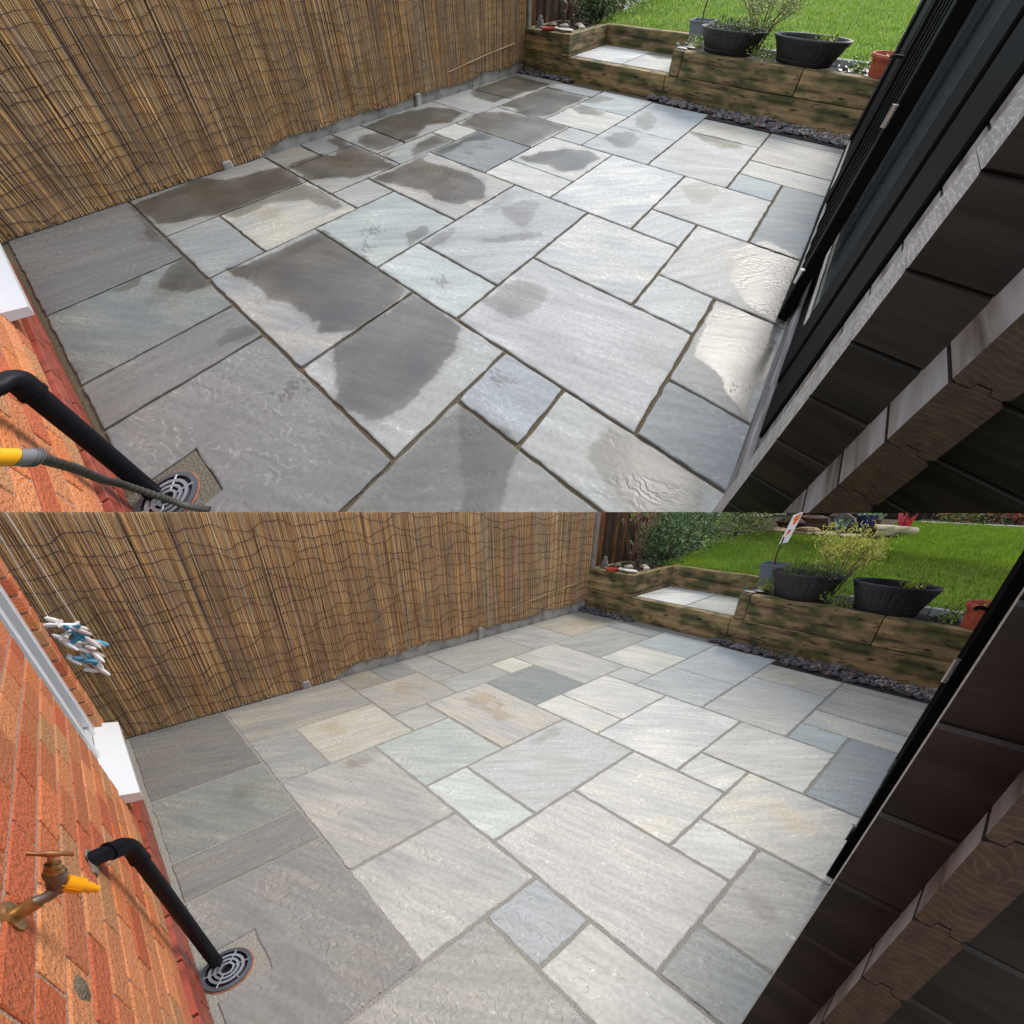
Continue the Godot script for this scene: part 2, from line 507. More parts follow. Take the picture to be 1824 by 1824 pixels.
# where the paving was wet: depth of wetness, then the outline in modules
const WETS := [
[0.9,0.66,4.66,1.06,4.95,2.07,4.91,3.01,4.85,2.86,4.31,2.70,3.66,2.24,3.80,2.03,3.78],
[0.9,0.88,3.12,0.85,4.16,1.77,4.28,2.61,3.71,2.31,3.47,2.04,3.12,1.80,3.06],
[0.9,0.12,0.02,-0.26,1.45,0.45,1.77,0.63,2.70,0.77,3.03,1.99,2.95,1.99,0.98,1.64,0.42,1.30,0.05],
[0.6,1.98,1.02,2.03,2.93,3.73,2.89,3.64,2.71,2.83,2.47,2.41,1.82,2.33,1.21],
[0.5,0.09,-0.01,1.91,0.02,3.01,0.03,2.73,-0.12,1.96,-0.19,0.77,-0.10],
[0.9,0.11,5.02,0.79,4.94,0.82,4.62,0.23,4.57],
[0.7,0.64,5.36,0.75,6.02,1.86,5.95,1.92,5.11,1.20,5.10],
[0.95,0.04,6.05,-0.02,7.21,0.24,8.48,0.96,8.86,1.50,8.81,1.86,7.97,1.44,7.30,1.89,6.38,1.90,5.99,0.96,6.00],
[0.9,0.23,10.48,0.09,11.15,1.62,11.03,1.60,10.31,0.96,10.20],
[0.95,-0.02,11.06,-0.02,13.54,1.95,13.51,1.77,11.01,0.91,10.89],
[0.9,2.03,10.11,2.01,11.79,2.08,13.05,3.88,12.83,3.80,11.98,3.89,10.77,3.76,10.08,3.00,10.04,2.44,10.34],
[0.85,2.11,8.06,2.02,9.24,2.50,9.75,3.12,9.90,4.92,9.93,4.91,8.03,3.84,7.97,3.01,7.96],
[0.8,2.50,5.66,2.19,7.00,2.91,6.93,2.95,6.02,2.89,5.49],
[0.8,2.18,5.07,2.22,5.42,2.41,4.95,2.75,5.00,2.92,4.99],
[0.8,3.09,6.02,3.08,7.88,3.80,7.84,3.22,7.01,3.39,6.38,3.39,6.03],
[0.7,4.10,6.03,4.96,6.11,4.86,5.93,4.22,5.91],
[0.95,3.10,4.04,3.11,5.80,3.37,5.43,4.19,5.67,4.75,5.78,5.53,5.51,5.86,5.03,5.68,4.54,5.16,4.35,4.56,4.43,3.93,4.22],
[1,5.16,7.26,5.31,7.94,5.81,8.51,6.52,8.76,6.88,8.58,6.80,7.78,6.49,7.19,6.06,7.32,5.50,7.16],
[0.7,6.23,9.92,6.42,10.65,6.80,10.76,7.14,10.38,7.19,9.77,6.82,9.51],
[0.6,6.09,12.33,6.34,12.90,6.75,12.41,7.04,11.67,6.93,11.16,6.50,11.54],
[0.7,4.00,11.67,4.25,12.03,5.23,11.87,5.17,11.46,4.66,11.21],
[0.6,4.01,12.29,4.01,13.59,4.76,13.46,4.59,12.49],
[0.6,6.14,2.97,6.07,3.49,6.12,3.76,6.33,3.62,6.38,3.29,6.35,3.02],
[0.45,6.41,5.05,6.55,5.48,6.98,5.61,7.22,5.01,7.21,4.63,6.77,4.74],
[0.6,6.86,3.75,7.20,4.28,7.59,4.77,7.74,4.63,7.40,4.03,7.06,3.75],
[0.6,5.60,3.07,5.68,3.49,5.90,3.31,5.93,3.01,6.01,2.75],
[0.85,8.03,11.96,8.72,12.13,9.54,11.98,9.59,11.62,9.14,11.30,8.58,11.37],
[0.6,9.11,8.35,9.35,8.85,9.71,9.01,10.00,8.71,9.90,8.13,9.58,7.82,9.29,8.02],
[0.5,10.71,9.40,10.69,9.75,10.74,9.67,10.67,9.55],
[0.95,10.76,6.42,10.96,6.14,10.98,5.74,11.26,5.28,11.54,5.11,11.95,5.04,12.29,5.50,11.85,7.07,11.35,7.29,11.03,6.87],
[1,11.03,4.95,12.00,5.05,12.04,4.38,12.01,3.63,12.00,3.06,11.86,3.12,11.68,3.41,11.49,3.56,11.12,3.62,11.05,4.15],
[0.9,3.96,0.30,4.66,0.47,5.19,0.44,5.68,0.60,6.03,0.63,6.31,0.60,6.39,0.71,6.62,0.57,6.82,0.76,6.98,0.91,6.96,1.89,6.25,2.01,5.23,2.05,4.18,2.11,4.15,1.10,4.11,0.63],
[0.9,7.00,0.56,7.03,1.93,8.16,1.94,8.38,1.45,8.49,1.05,8.52,0.70,8.50,0.43,8.38,0.09,8.13,0.07,7.85,0.02],
[0.8,9.08,0.97,10.00,1.02,10.14,0.95,10.15,0.65,10.18,0.45,10.25,0.30,9.90,0.02,9.78,0.31,9.51,0.47],
[0.5,9.00,-0.68,9.06,0.92,9.30,0.94,9.45,0.59,9.81,0.34,9.91,0.04],
[0.85,10.69,1.55,10.74,1.91,11.07,2.00,11.79,1.96,11.93,1.54,11.53,1.23,11.35,1.26,11.01,1.31,10.75,1.40],
[0.5,7.97,2.61,8.06,2.96,8.19,3.37,8.74,3.44,8.95,3.03,8.75,2.66,8.56,2.51],
[0.8,3.05,-1.14,3.02,-0.90,3.04,-0.69,3.25,-0.82,3.25,-0.99],
[0.85,3.35,-0.64,3.11,-0.31,3.02,-0.03,3.92,0.01,4.22,0.04,4.08,-0.18,4.04,-0.39,3.78,-0.53,3.59,-0.63],
[0.6,5.55,-0.50,5.49,-0.28,5.58,-0.05,5.89,-0.03,5.81,-0.29,5.71,-0.48],
[0.5,4.37,-1.96,4.91,-1.97,4.92,-1.88,4.59,-1.91]]
# boot prints left by wet soles: place and level
const PRINTS := [[4.97, 2.65, 0.13], [5.31, 2.27, 0.12], [3.9, 7.2, 0.12], [3.88, 6.62, 0.1], [7.2, 2.45, 0.1], [9.26, 1.58, 0.09], [7.2, -0.25, 0.11]]
const STAINS := [[3.9, 5.2, 0.75, 0.6, 0.88, 0.8, 0.68], [4.7, 5.0, 0.5, 0.35, 0.9, 0.83, 0.72], [1.8, 4.1, 0.6, 0.5, 0.9, 0.85, 0.78], [4.35, 1.5, 0.35, 0.35, 0.78, 0.74, 0.68], [2.6, 1.7, 0.5, 0.35, 0.92, 0.87, 0.76], [3.9, -0.6, 0.5, 0.4, 0.85, 0.84, 0.78], [6.25, 5.1, 0.22, 0.7, 0.8, 0.8, 0.79], [1.0, 12.6, 0.7, 0.9, 0.94, 0.88, 0.76], [8.9, 12.8, 0.6, 0.4, 0.95, 0.9, 0.8], [11.4, 3.9, 0.4, 0.3, 0.86, 0.85, 0.84], [8.6, 2.7, 0.35, 0.3, 0.9, 0.9, 0.92], [11.0, 6.1, 0.6, 0.5, 1.0, 0.95, 0.88]]
const PX := 92                       # texture pixels in a module
const A0 := -0.3
const B0 := -2.3
const TW := 1252
const TH := 1528

func wet_map() -> PackedByteArray:
	var w := PackedByteArray()
	w.resize(TW * TH)
	for e in WETS:
		var poly := PackedVector2Array()
		var lo := Vector2(99, 99)
		var hi := Vector2(-99, -99)
		for i in range(1, e.size(), 2):
			var q := Vector2(e[i], e[i + 1])
			poly.append(q)
			lo = lo.min(q); hi = hi.max(q)
		var v := int(e[0] * 255)
		for y in range(maxi(0, int((lo.y - 0.15 - B0) * PX)), mini(TH, int((hi.y + 0.15 - B0) * PX))):
			for x in range(maxi(0, int((lo.x - 0.15 - A0) * PX)), mini(TW, int((hi.x + 0.15 - A0) * PX))):
				var j := ((y & 1023) << 10) | (x & 1023)
				var j2 := (((y * 3) & 1023) << 10) | ((x * 3) & 1023)
				var q := Vector2(x / float(PX) + A0 + (noiseA[j] - 128) * 0.0009 + (noiseC[j2] - 128) * 0.0003, y / float(PX) + B0 + (noiseC[j] - 128) * 0.0009 + (noiseA[j2] - 128) * 0.0003)
				if Geometry2D.is_point_in_polygon(q, poly) and w[y * TW + x] < v:
					w[y * TW + x] = v
	var soft := Image.create_from_data(TW, TH, false, Image.FORMAT_L8, w)
	soft.resize(TW / 4, TH / 4, Image.INTERPOLATE_BILINEAR)
	soft.resize(TW, TH, Image.INTERPOLATE_CUBIC)
	var crisp := soft.get_data()
	soft.resize(TW / 26, TH / 26, Image.INTERPOLATE_BILINEAR)
	soft.resize(TW, TH, Image.INTERPOLATE_CUBIC)
	var halo := soft.get_data()
	for i in TW * TH:
		var v := crisp[i] * 0.6 + halo[i] * 0.4
		if v > 8.0:
			var j := ((i / TW) & 1023) << 10 | ((i % TW) & 1023)
			w[i] = int(clampf(v * (0.72 + noiseC[j] / 255.0 * 0.5), 0.0, 255.0))
		else:
			w[i] = 0
	for e in PRINTS:
		for i in 46:
			var cx := int((e[0] + rng.randfn() * e[2] - A0) * PX)
			var cy := int((e[1] + rng.randfn() * e[2] * 0.7 - B0) * PX)
			var r := rng.randi_range(0, 1)
			for y in range(cy - r, cy + r + 1):
				for x in range(cx - r * 2 - 1, cx + r * 2 + 2):
					if x > 0 and y > 0 and x < TW and y < TH:
						w[y * TW + x] = maxi(w[y * TW + x], 105)
	return w

func paving_material() -> StandardMaterial3D:
	rng.seed = 77
	var wet := PackedByteArray()
	if WET:
		wet = wet_map()
	var col := PackedByteArray()
	col.resize(TW * TH * 3)
	col.fill(120)
	var hgt := PackedByteArray()
	hgt.resize(TW * TH)
	var rgh := PackedByteArray()
	rgh.resize(TW * TH)
	rgh.fill(190)
	for e in SLABS:
		var x0 := maxi(0, int((e[0] - A0) * PX))
		var x1 := mini(TW, int((e[2] - A0) * PX))
		var y0 := maxi(0, int((e[1] - B0) * PX))
		var y1 := mini(TH, int((e[3] - B0) * PX))
		var ang := deg_to_rad(e[7] + rng.randf_range(-8, 8))
		var cs := cos(ang)
		var sn := sin(ang)
		var mx := (x0 + x1) * 0.5
		var my := (y0 + y1) * 0.5
		var ox := 512 + rng.randi_range(-90, 90)
		var oy := 512 + rng.randi_range(-90, 90)
		var steps := rng.randf_range(4.0, 9.0)
		var ridge := rng.randf_range(0.10, 0.17)
		var gap := rng.randf_range(0.36, 0.56)
		var band := rng.randf_range(0.08, 0.2)
		var warm := rng.randf_range(-0.01, 0.03)
		var cr: float = e[4] / 255.0
		var cg: float = e[5] / 255.0
		var cb: float = e[6] / 255.0
		var avg := (cr + cg + cb) / 3.0
		cr = lerpf(avg, cr, 0.5)
		cg = lerpf(avg, cg, 0.5)
		cb = lerpf(avg, cb, 0.5) - 0.004
		for y in range(y0, y1):
			for x in range(x0, x1):
				var dx := x - mx
				var dy := y - my
				var gx := dx * cs + dy * sn
				var gy := dy * cs - dx * sn
				var st := noiseA[((oy + int(gy * 2.0)) & 1023) << 10 | ((ox + int(gx * 0.5)) & 1023)] / 255.0
				var s2 := noiseA[((ox + int(gy * 8.0)) & 1023) << 10 | ((oy + int(gx * 0.9)) & 1023)] / 255.0
				var fi := noiseB[((y & 1023) << 10) | (x & 1023)] / 255.0
				var lo := noiseC[((ox + int(gy * 2.4)) & 1023) << 10 | ((oy + int(gx * 1.5)) & 1023)] / 255.0
				var gate := clampf((st - gap) * 5.0, 0.0, 1.0)
				var t := (lo + s2 * 0.05 + fi * 0.012) * steps
				var fr := t - floorf(t)
				var line := 0.0
				if fr < ridge:
					line = (1.0 - fr / ridge) * gate
				var v := 1.0 + band * (st - 0.5) + 0.13 * (s2 - 0.5) + 0.11 * (fi - 0.5) + 0.2 * line * fi * 1.6
				if fi > 0.8:
					v -= (fi - 0.8) * 0.5
				var w := (st - 0.5) * warm * 2.0 + warm * (lo - 0.5)
				var i := y * TW + x
				var ht := 0.42 * (1.0 - (1.0 - fr) * gate) + 0.14 * st + 0.24 * s2 + 0.10 * fi
				if WET:
					var q := wet[i] / 255.0
					if q > 0.0:
						var f := 1.0 - 0.47 * q
						v *= f
						w += 0.035 * q
						rgh[i] = int(180 - q * 88 - 10.0 * (0.6 - fi))
						ht = lerpf(ht, ht * 0.45, q)
				col[i * 3] = int(clampf((cr + w) * v, 0, 1) * 255)
				col[i * 3 + 1] = int(clampf((cg + w * 0.35) * v, 0, 1) * 255)
				col[i * 3 + 2] = int(clampf((cb - w * 0.6) * v, 0, 1) * 255)
				hgt[i] = int(clampf(ht, 0, 1) * 255)
	# rust brown and soot grey stains in the stone: place, half sizes, tint
	for e in STAINS:
		for y in range(maxi(0, int((e[1] - e[3] - B0) * PX)), mini(TH, int((e[1] + e[3] - B0) * PX))):
			for x in range(maxi(0, int((e[0] - e[2] - A0) * PX)), mini(TW, int((e[0] + e[2] - A0) * PX))):
				var j := ((y * 2) & 1023) << 10 | ((x * 2) & 1023)
				var dx: float = (x / float(PX) + A0 - e[0]) / e[2]
				var dy: float = (y / float(PX) + B0 - e[1]) / e[3]
				var q := clampf((0.75 - dx * dx - dy * dy + (noiseA[j] - 128) * 0.006 + (noiseB[j] - 128) * 0.002) * 0.7, 0.0, 0.48)
				if q > 0.0:
					var i := (y * TW + x) * 3
					col[i] = int(col[i] * lerpf(1.0, e[4], q))
					col[i + 1] = int(col[i + 1] * lerpf(1.0, e[5], q))
					col[i + 2] = int(col[i + 2] * lerpf(1.0, e[6], q))
	var m := StandardMaterial3D.new()
	m.resource_name = "sandstone"
	m.albedo_color = Color(0.88, 0.88, 0.875) if WET else Color(0.94, 0.935, 0.92)   # the wet stone is darker all over
	m.albedo_texture = ImageTexture.create_from_image(Image.create_from_data(TW, TH, false, Image.FORMAT_RGB8, col))
	m.roughness = 1.0
	m.roughness_texture = ImageTexture.create_from_image(Image.create_from_data(TW, TH, false, Image.FORMAT_L8, rgh))
	m.roughness_texture_channel = BaseMaterial3D.TEXTURE_CHANNEL_RED
	m.heightmap_enabled = true
	m.heightmap_texture = ImageTexture.create_from_image(Image.create_from_data(TW, TH, false, Image.FORMAT_L8, hgt))
	m.heightmap_scale = (0.45 if WET else 1.0) * relief
	return m

func atlas(a: float, b: float) -> Vector2:
	return Vector2((a - A0) * PX / TW, (b - B0) * PX / TH)

# a slab from its corners in modules: hewn, slightly uneven edges, a worn arris and a real thickness
func slab(corners: Array, top: float, thick: float, uv: Callable) -> MB:
	var m := MB.new()
	var outer := PackedVector2Array()
	var inner := PackedVector2Array()
	var n := corners.size()
	for i in n:
		var p: Vector2 = corners[i]
		var q: Vector2 = corners[(i + 1) % n]
		var d := (q - p).normalized()
		var nn := Vector2(d.y, -d.x)
		var steps := maxi(1, int((q - p).length() / 0.13))
		for j in steps:
			var at := p.lerp(q, float(j) / steps)
			var wob := rng.randf_range(-0.013, 0.006)
			if j == 0:
				var pd: Vector2 = (p - corners[(i + n - 1) % n]).normalized()
				nn = (Vector2(d.y, -d.x) + Vector2(pd.y, -pd.x)).normalized()
				wob -= rng.randf_range(0.0, 0.012)
			else:
				nn = Vector2(d.y, -d.x)
			outer.append(at + nn * wob)
			inner.append(at + nn * (wob - rng.randf_range(0.008, 0.022)))
	var tri := Geometry2D.triangulate_polygon(inner)
	for i in range(0, tri.size(), 3):
		var q := [inner[tri[i]], inner[tri[i + 1]], inner[tri[i + 2]]]
		m.tri(g3(q[0].x, q[0].y, top), g3(q[1].x, q[1].y, top), g3(q[2].x, q[2].y, top), uv.call(q[0].x, q[0].y), uv.call(q[1].x, q[1].y), uv.call(q[2].x, q[2].y), Color.WHITE)
	for i in outer.size():
		var j := (i + 1) % outer.size()
		var a := outer[i]
		var b := outer[j]
		var c := inner[i]
		var d := inner[j]
		m.quad(g3(c.x, c.y, top), g3(d.x, d.y, top), g3(b.x, b.y, top - 0.003), g3(a.x, a.y, top - 0.003), uv.call(c.x, c.y), uv.call(d.x, d.y), uv.call(b.x, b.y), uv.call(a.x, a.y), Color.WHITE)
		m.quad(g3(a.x, a.y, top - 0.003), g3(b.x, b.y, top - 0.003), g3(b.x, b.y, top - thick), g3(a.x, a.y, top - thick), uv.call(a.x, a.y), uv.call(b.x, b.y), uv.call(b.x, b.y), uv.call(a.x, a.y), Color.WHITE)
	return m

func flat(m: MB, pts: Array, h: float, col: Color) -> void:
	var poly := PackedVector2Array(pts)
	var tri := Geometry2D.triangulate_polygon(poly)
	for i in range(0, tri.size(), 3):
		var q := [poly[tri[i]], poly[tri[i + 1]], poly[tri[i + 2]]]
		m.tri(g3(q[0].x, q[0].y, h), g3(q[1].x, q[1].y, h), g3(q[2].x, q[2].y, h), q[0] * G, q[1] * G, q[2] * G, col)

func make_patio() -> void:
	var stone := paving_material()
	rng.seed = 5
	var p := structure("patio", g3(6, 6, 0), place + " of grey sandstone slabs")
	var bed := MB.new()
	var bedc := s(106, 90, 70) if WET else s(158, 155, 146)
	flat(bed, [Vector2(-0.3, -2.2), Vector2(13.2, -2.2), Vector2(13.2, 14.4), Vector2(-0.3, 14.4)], -0.014 if WET else -0.0032, bedc)
	part(p, "jointing", bed, M["mortar"])
	var i := 0.022
	for e in SLABS:
		var c := [Vector2(e[0] + i, e[1] + i), Vector2(e[2] - i, e[1] + i), Vector2(e[2] - i, e[3] - i), Vector2(e[0] + i, e[3] - i)]
		if e[0] == 6 and e[3] == 0:
			c = [Vector2(e[0] + i, e[1] + i), Vector2(7.1, e[1] + i), Vector2(7.1, -1.34), Vector2(7.82, -1.34), Vector2(7.82, e[1] + i), Vector2(e[2] - i, e[1] + i), Vector2(e[2] - i, e[3] - i), Vector2(e[0] + i, e[3] - i)]
		part(p, "paving_slab", slab(c, rng.randf_range(-0.0015, 0.0015), 0.022, atlas), stone)
	# the raised step between the beds
	var st := structure("garden_step", g3(4, 15, 0.25), "two slabs of the step behind the " + place)
	for e in [[2.06, 4.16, 14.77, 17.38, 7.0], [4.2, 6.14, 14.77, 17.38, 4.0]]:
		var shift: float = e[4]
		var uv := func(a: float, b: float) -> Vector2: return atlas(shift + 0.05 + (a - e[0]) * 0.8, (6.1 if shift == 7.0 else 10.05) + (b - 14.75) * 0.7)
		part(st, "paving_slab", slab([Vector2(e[0], e[2]), Vector2(e[1], e[2]), Vector2(e[1], e[3]), Vector2(e[0], e[3])], 0.25, 0.03, uv), stone)
	var sb := MB.new()
	gbox(sb, 2.05, 6.15, 14.76, 17.4, 0.02, 0.236, 0.0, s(120, 116, 106))
	part(st, "jointing", sb, M["mortar"])

# ---------- the reed screen ----------
func reed_foot(b: float) -> float:
	return lerpf(0.012, 0.108, smoothstep(2.4, 4.2, b)) + 0.012 * sin(b * 2.3) + (0.02 if b > 11.5 else 0.0)

func make_fence() -> void:
	rng.seed = 11
	var t := thing("reed_fence", "golden brown reed screen wired to the fence along the " + place, "fence", g3(-0.25, 6, 0))
	var pal := [s(222, 178, 124), s(234, 198, 142), s(206, 158, 108), s(178, 140, 104), s(228, 180, 112), s(184, 158, 132), s(232, 206, 162), s(140, 110, 86), s(204, 154, 92)]
	var reeds := MB.new()
	var grime := FastNoiseLite.new()
	grime.seed = 9
	grime.frequency = 0.9
	var b := -3.4
	while b < 14.45:
		for layer in 2:
			var c: Color = vary(pal[rng.randi() % pal.size()], 0.16)
			if rng.randf() < 0.10 and layer == 1:
				c = vary(pal[7], 0.2)
			var foot := maxf(0.004, reed_foot(b) + rng.randf_range(-0.03, 0.022))
			var a := -0.168 - layer * 0.022 + rng.randf_range(-0.012, 0.012)
			var lean := rng.randf_range(-0.045, 0.045) + 0.02 * sin(b * 1.1)
			var bow := rng.randf_range(-0.02, 0.02)
			var r := rng.randf_range(0.0021, 0.0036)
			var top := 1.42
			var pts := []
			var cols := []
			var jit := rng.randf_range(-0.06, 0.06)
			for i in 6:
				var f := clampf(i / 5.0 + (jit if i > 0 and i < 5 else 0.0), 0.0, 1.0)
				pts.append(g3(a + 0.014 * sin(f * 5.0 + b * 3.0), b + lean * (f - 0.2) * 2.0 + bow * sin(f * PI) * 2.0, lerpf(foot, top, f)))
				var old := clampf(grime.get_noise_2d(b * 1.1, f * 5.0) * 1.3 + 0.15, 0.0, 0.65)
				cols.append(vary(c.lerp(s(164, 138, 114), old), 0.08))
			tube(reeds, pts, r, 4, c, false, cols)
		b += rng.randf_range(0.010, 0.018)
	part(t, "reed_stalks", reeds, M["reed"], [], "stuff")
	# strands of dark wire that hold the reeds
	for i in 14:
		var w := MB.new()
		var pts := []
		var h0 := 0.085 + i * 0.082 + rng.randf_range(-0.012, 0.012)
		var ph := rng.randf() * TAU
		var x := -3.3
		while x < 14.4:
			var wave := 0.014 * sin(x * 3.7 + ph) + 0.011 * sin(x * 2.9 * 1.9 + ph * 2.0 + i * 0.3) + 0.006 * sin(x * 13.0 + ph)
			var low := maxf(0.0, reed_foot(x) + 0.02 - h0)
			pts.append(g3(-0.138 + 0.008 * sin(x * 6.0 + i), x, h0 + wave * (1.2 if x < 9.0 else 0.8) + low * 0.4))
			x += 0.1
		tube(w, pts, 0.0021, 4, s(58, 48, 50), false)
		part(t, "wire", w, M["wire"])
	var bk := MB.new()
	gbox(bk, -0.36, -0.33, -3.4, 14.5, 0.15, 1.6, 0.0, s(190, 150, 108), 2)
	part(t, "backing_board", bk, M["bark"])
	for e in [[-3.4, 2.115], [2.125, 8.385], [8.395, 11.2], [11.21, 14.49]]:
		var gb := MB.new()
		gbox(gb, -0.33, -0.225, e[0], e[1], -0.05, 0.155, 0.006, vary(s(186, 184, 178), 0.05), 2, Vector2(e[0], 0))
		part(t, "gravel_board", gb, M["concrete"])
	for bb in [2.12, 8.39]:
		var po := MB.new()
		gbox(po, -0.34, -0.09, bb - 0.11, bb + 0.11, -0.03, 0.12 if bb > 5 else 0.06, 0.012, s(176, 174, 168))
		part(t, "concrete_post", po, M["concrete"])
	var ep := MB.new()
	gbox(ep, -0.4, -0.06, 14.5, 14.72, 0.0, 1.6, 0.008, s(146, 138, 128), 1)
	part(t, "end_post", ep, M["concrete"])
	# a straw that lies across the reeds
	var st := MB.new()
	tube(st, [g3(-0.13, 9.9, 0.235), g3(-0.13, 11.8, 0.3), g3(-0.13, 13.7, 0.345)], 0.004, 5, s(206, 170, 124), true)
	part(t, "loose_straw", st, M["reed"])
	# the neighbouring length of fence beyond the bed
	var f := thing("slatted_fence", "dark brown slatted fence behind the raised bed of the " + place, "fence", g3(-0.4, 17, 0.4))
	for i in 46:
		var sl := MB.new()
		var b0 := 14.75 + i * 0.2
		gbox(sl, -0.5, -0.44 + rng.randf_range(0, 0.05), b0, b0 + 0.185, 0.3, 1.6, 0.003, vary(s(84, 62, 46), 0.3) if rng.randf() < 0.75 else vary(s(140, 96, 56), 0.2), 1, Vector2(i * 0.37, 0))
		part(f, "slat", sl, M["bark"])

# ---------- sleepers, beds, lawn ----------
func make_sleepers() -> void:
	rng.seed = 21
	var t := thing("sleeper_wall", "retaining wall of mossy timber sleepers at the end of the " + place, "retaining wall", g3(6, 14.5, 0))
	var rows := [
		[-0.36, 6.07, 14.4, 14.75, -0.04, 0.243, 0], [6.09, 12.9, 14.4, 14.75, -0.04, 0.243, 0],
		[-0.36, 1.69, 14.4, 14.75, 0.246, 0.48, 0], [1.7, 2.04, 14.38, 17.4, 0.247, 0.484, 2],
		[6.16, 6.5, 14.38, 17.4, 0.247, 0.484, 2], [6.51, 10.07, 14.4, 14.75, 0.246, 0.48, 0], [10.09, 12.9, 14.4, 14.75, 0.246, 0.478, 0],
		[1.9, 6.4, 17.41, 17.76, 0.235, 0.486, 0], [-0.36, -0.2, 14.76, 17.4, 0.247, 0.47, 2]]
	for e in rows:
		var m := MB.new()
		gbox(m, e[0], e[1], e[2], e[3], e[4], e[5], 0.006, vary(grey(1.25), 0.12), e[6], Vector2(rng.randf() * 3.0, rng.randf() * 3.0))
		part(t, "sleeper", m, M["sleeper"])
	var soil := structure("bed_soil", g3(8, 15.4, 0.44), "dark soil in the beds above the " + place)
	var a := MB.new()
	gbox(a, 6.5, 12.9, 14.75, 16.1, 0.2, 0.44, 0.0, s(70, 58, 48))
	part(soil, "planting_strip", a, M["soil"])
	var b := MB.new()
	gbox(b, -0.44, 1.7, 14.75, 20.0, 0.2, 0.445, 0.0, s(78, 62, 50))
	part(soil, "raised_bed", b, M["soil"])
	var ed := thing("concrete_edging", "pale concrete edging between planting strip and lawn behind the " + place, "edging", g3(10, 16.2, 0.5))
	for i in 3:
		var m := MB.new()
		gbox(m, 6.52 + i * 2.15, 6.52 + i * 2.15 + 2.12, 16.1, 16.28, 0.3, 0.502, 0.006, vary(s(186, 184, 178), 0.06), 0, Vector2(i * 1.3, 0))
		part(ed, "edging_stone", m, M["concrete"])

func make_lawn() -> void:
	rng.seed = 31
	var far := 110.0 if WET else 48.0
	var t := structure("lawn", g3(8, 25, 0.46), "green lawn beyond the " + place)
	var m := MB.new()
	flat(m, [Vector2(1.0, 17.77), Vector2(6.5, 17.77), Vector2(6.5, 16.29), Vector2(34, 16.29), Vector2(34, far), Vector2(-70.0 if WET else -14.0, far), Vector2(-5.0 if WET else -1.0, 26), Vector2(0.0, 24)], 0.452, s(128, 152, 56))
	part(t, "turf", m, M["turf"])
	var L := Basis(AX[k], VX[k], BX[k])
	var Li := L.inverse()
	var tuft := MB.new()
	for i in 11:
		var ang := rng.randf() * TAU
		var d := Vector3(cos(ang), 0, sin(ang))
		var base := d * rng.randf_range(0.0, 0.022)
		var tall := rng.randf_range(0.03, 0.062)
		var out := d * rng.randf_range(0.008, 0.035)
		var wv := Vector3(-d.z, 0, d.x) * rng.randf_range(0.0016, 0.003)
		var mid := base + out * 0.4 + Vector3.UP * tall * 0.6
		var tip := base + out + Vector3.UP * tall
		var c := vary(Color(1, 1, 1), 0.25)
		tuft.quad(base - wv, base + wv, mid + wv * 0.8, mid - wv * 0.8, Vector2.ZERO, Vector2.ZERO, Vector2.ZERO, Vector2.ZERO, c)
		tuft.tri(mid - wv * 0.8, mid + wv * 0.8, tip, Vector2.ZERO, Vector2.ZERO, Vector2.ZERO, c)
	var arr := []
	arr.resize(Mesh.ARRAY_MAX)
	var P := PackedVector3Array()
	var N := PackedVector3Array()
	for i in range(0, tuft.p.size(), 3):
		var q := [L * tuft.p[i], L * tuft.p[i + 2], L * tuft.p[i + 1]]
		var nn: Vector3 = (q[2] - q[0]).cross(q[1] - q[0]).normalized()
		for j in 3:
			P.append(q[j]); N.append(nn)
	arr[Mesh.ARRAY_VERTEX] = P
	arr[Mesh.ARRAY_NORMAL] = N
	arr[Mesh.ARRAY_COLOR] = tuft.c
	var mesh := ArrayMesh.new()
	mesh.add_surface_from_arrays(Mesh.PRIMITIVE_TRIANGLES, arr)
	mesh.surface_set_material(0, M["grass"])
	var at := []
	var cols := []
	var n := 26000 if WET else 34000
	var patch := FastNoiseLite.new()
	patch.seed = 4
	patch.frequency = 0.5
	for i in n:
		var f := rng.randf()
		var b := 16.3 + (minf(far, 50.0) - 16.3) * pow(f, 1.5)
		var a := rng.randf_range(-2.0, 15.5 + (b - 16.0) * 0.1)
		if b < 17.8 and a < 6.55:
			continue
		if a < 1.2 - (b - 17.8) * 0.14:
			continue
		if not WET and a < 6.5 - absf(b - 36.0) * 0.2 and b > 33.2:
			continue
		var w := world(g3(a, b, 0.45))
		if side(w + VX[k] * 0.06) < 0.0:
			continue
		var sc := rng.randf_range(0.7, 1.35) * (1.0 + (b - 16.0) * 0.02)
		var R := Basis(Vector3.UP, rng.randf() * TAU).scaled(Vector3(sc, sc * rng.randf_range(0.7, 1.1), sc))
		at.append(Transform3D(L * R * Li, w))
		var v := patch.get_noise_2d(a, b)
		var c := s(158, 186, 60).lerp(s(192, 212, 72), clampf(0.5 + v, 0, 1)).lerp(s(120, 160, 62), rng.randf() * 0.7)
		if rng.randf() < 0.05:
			c = s(172, 176, 96)
		cols.append(c)
	var mm := MultiMesh.new()
	mm.transform_format = MultiMesh.TRANSFORM_3D
	mm.use_colors = true
	mm.mesh = mesh
	mm.instance_count = at.size()
	for i in at.size():
		mm.set_instance_transform(i, at[i])
		mm.set_instance_color(i, cols[i])
	var o := MultiMeshInstance3D.new()
	o.name = numbered("grass", self)
	o.multimesh = mm
	add_child(o)
	o.set_meta("kind", "stuff")
	o.set_meta("label", "grass blades of the lawn beyond the " + place)
	o.set_meta("category", "grass")

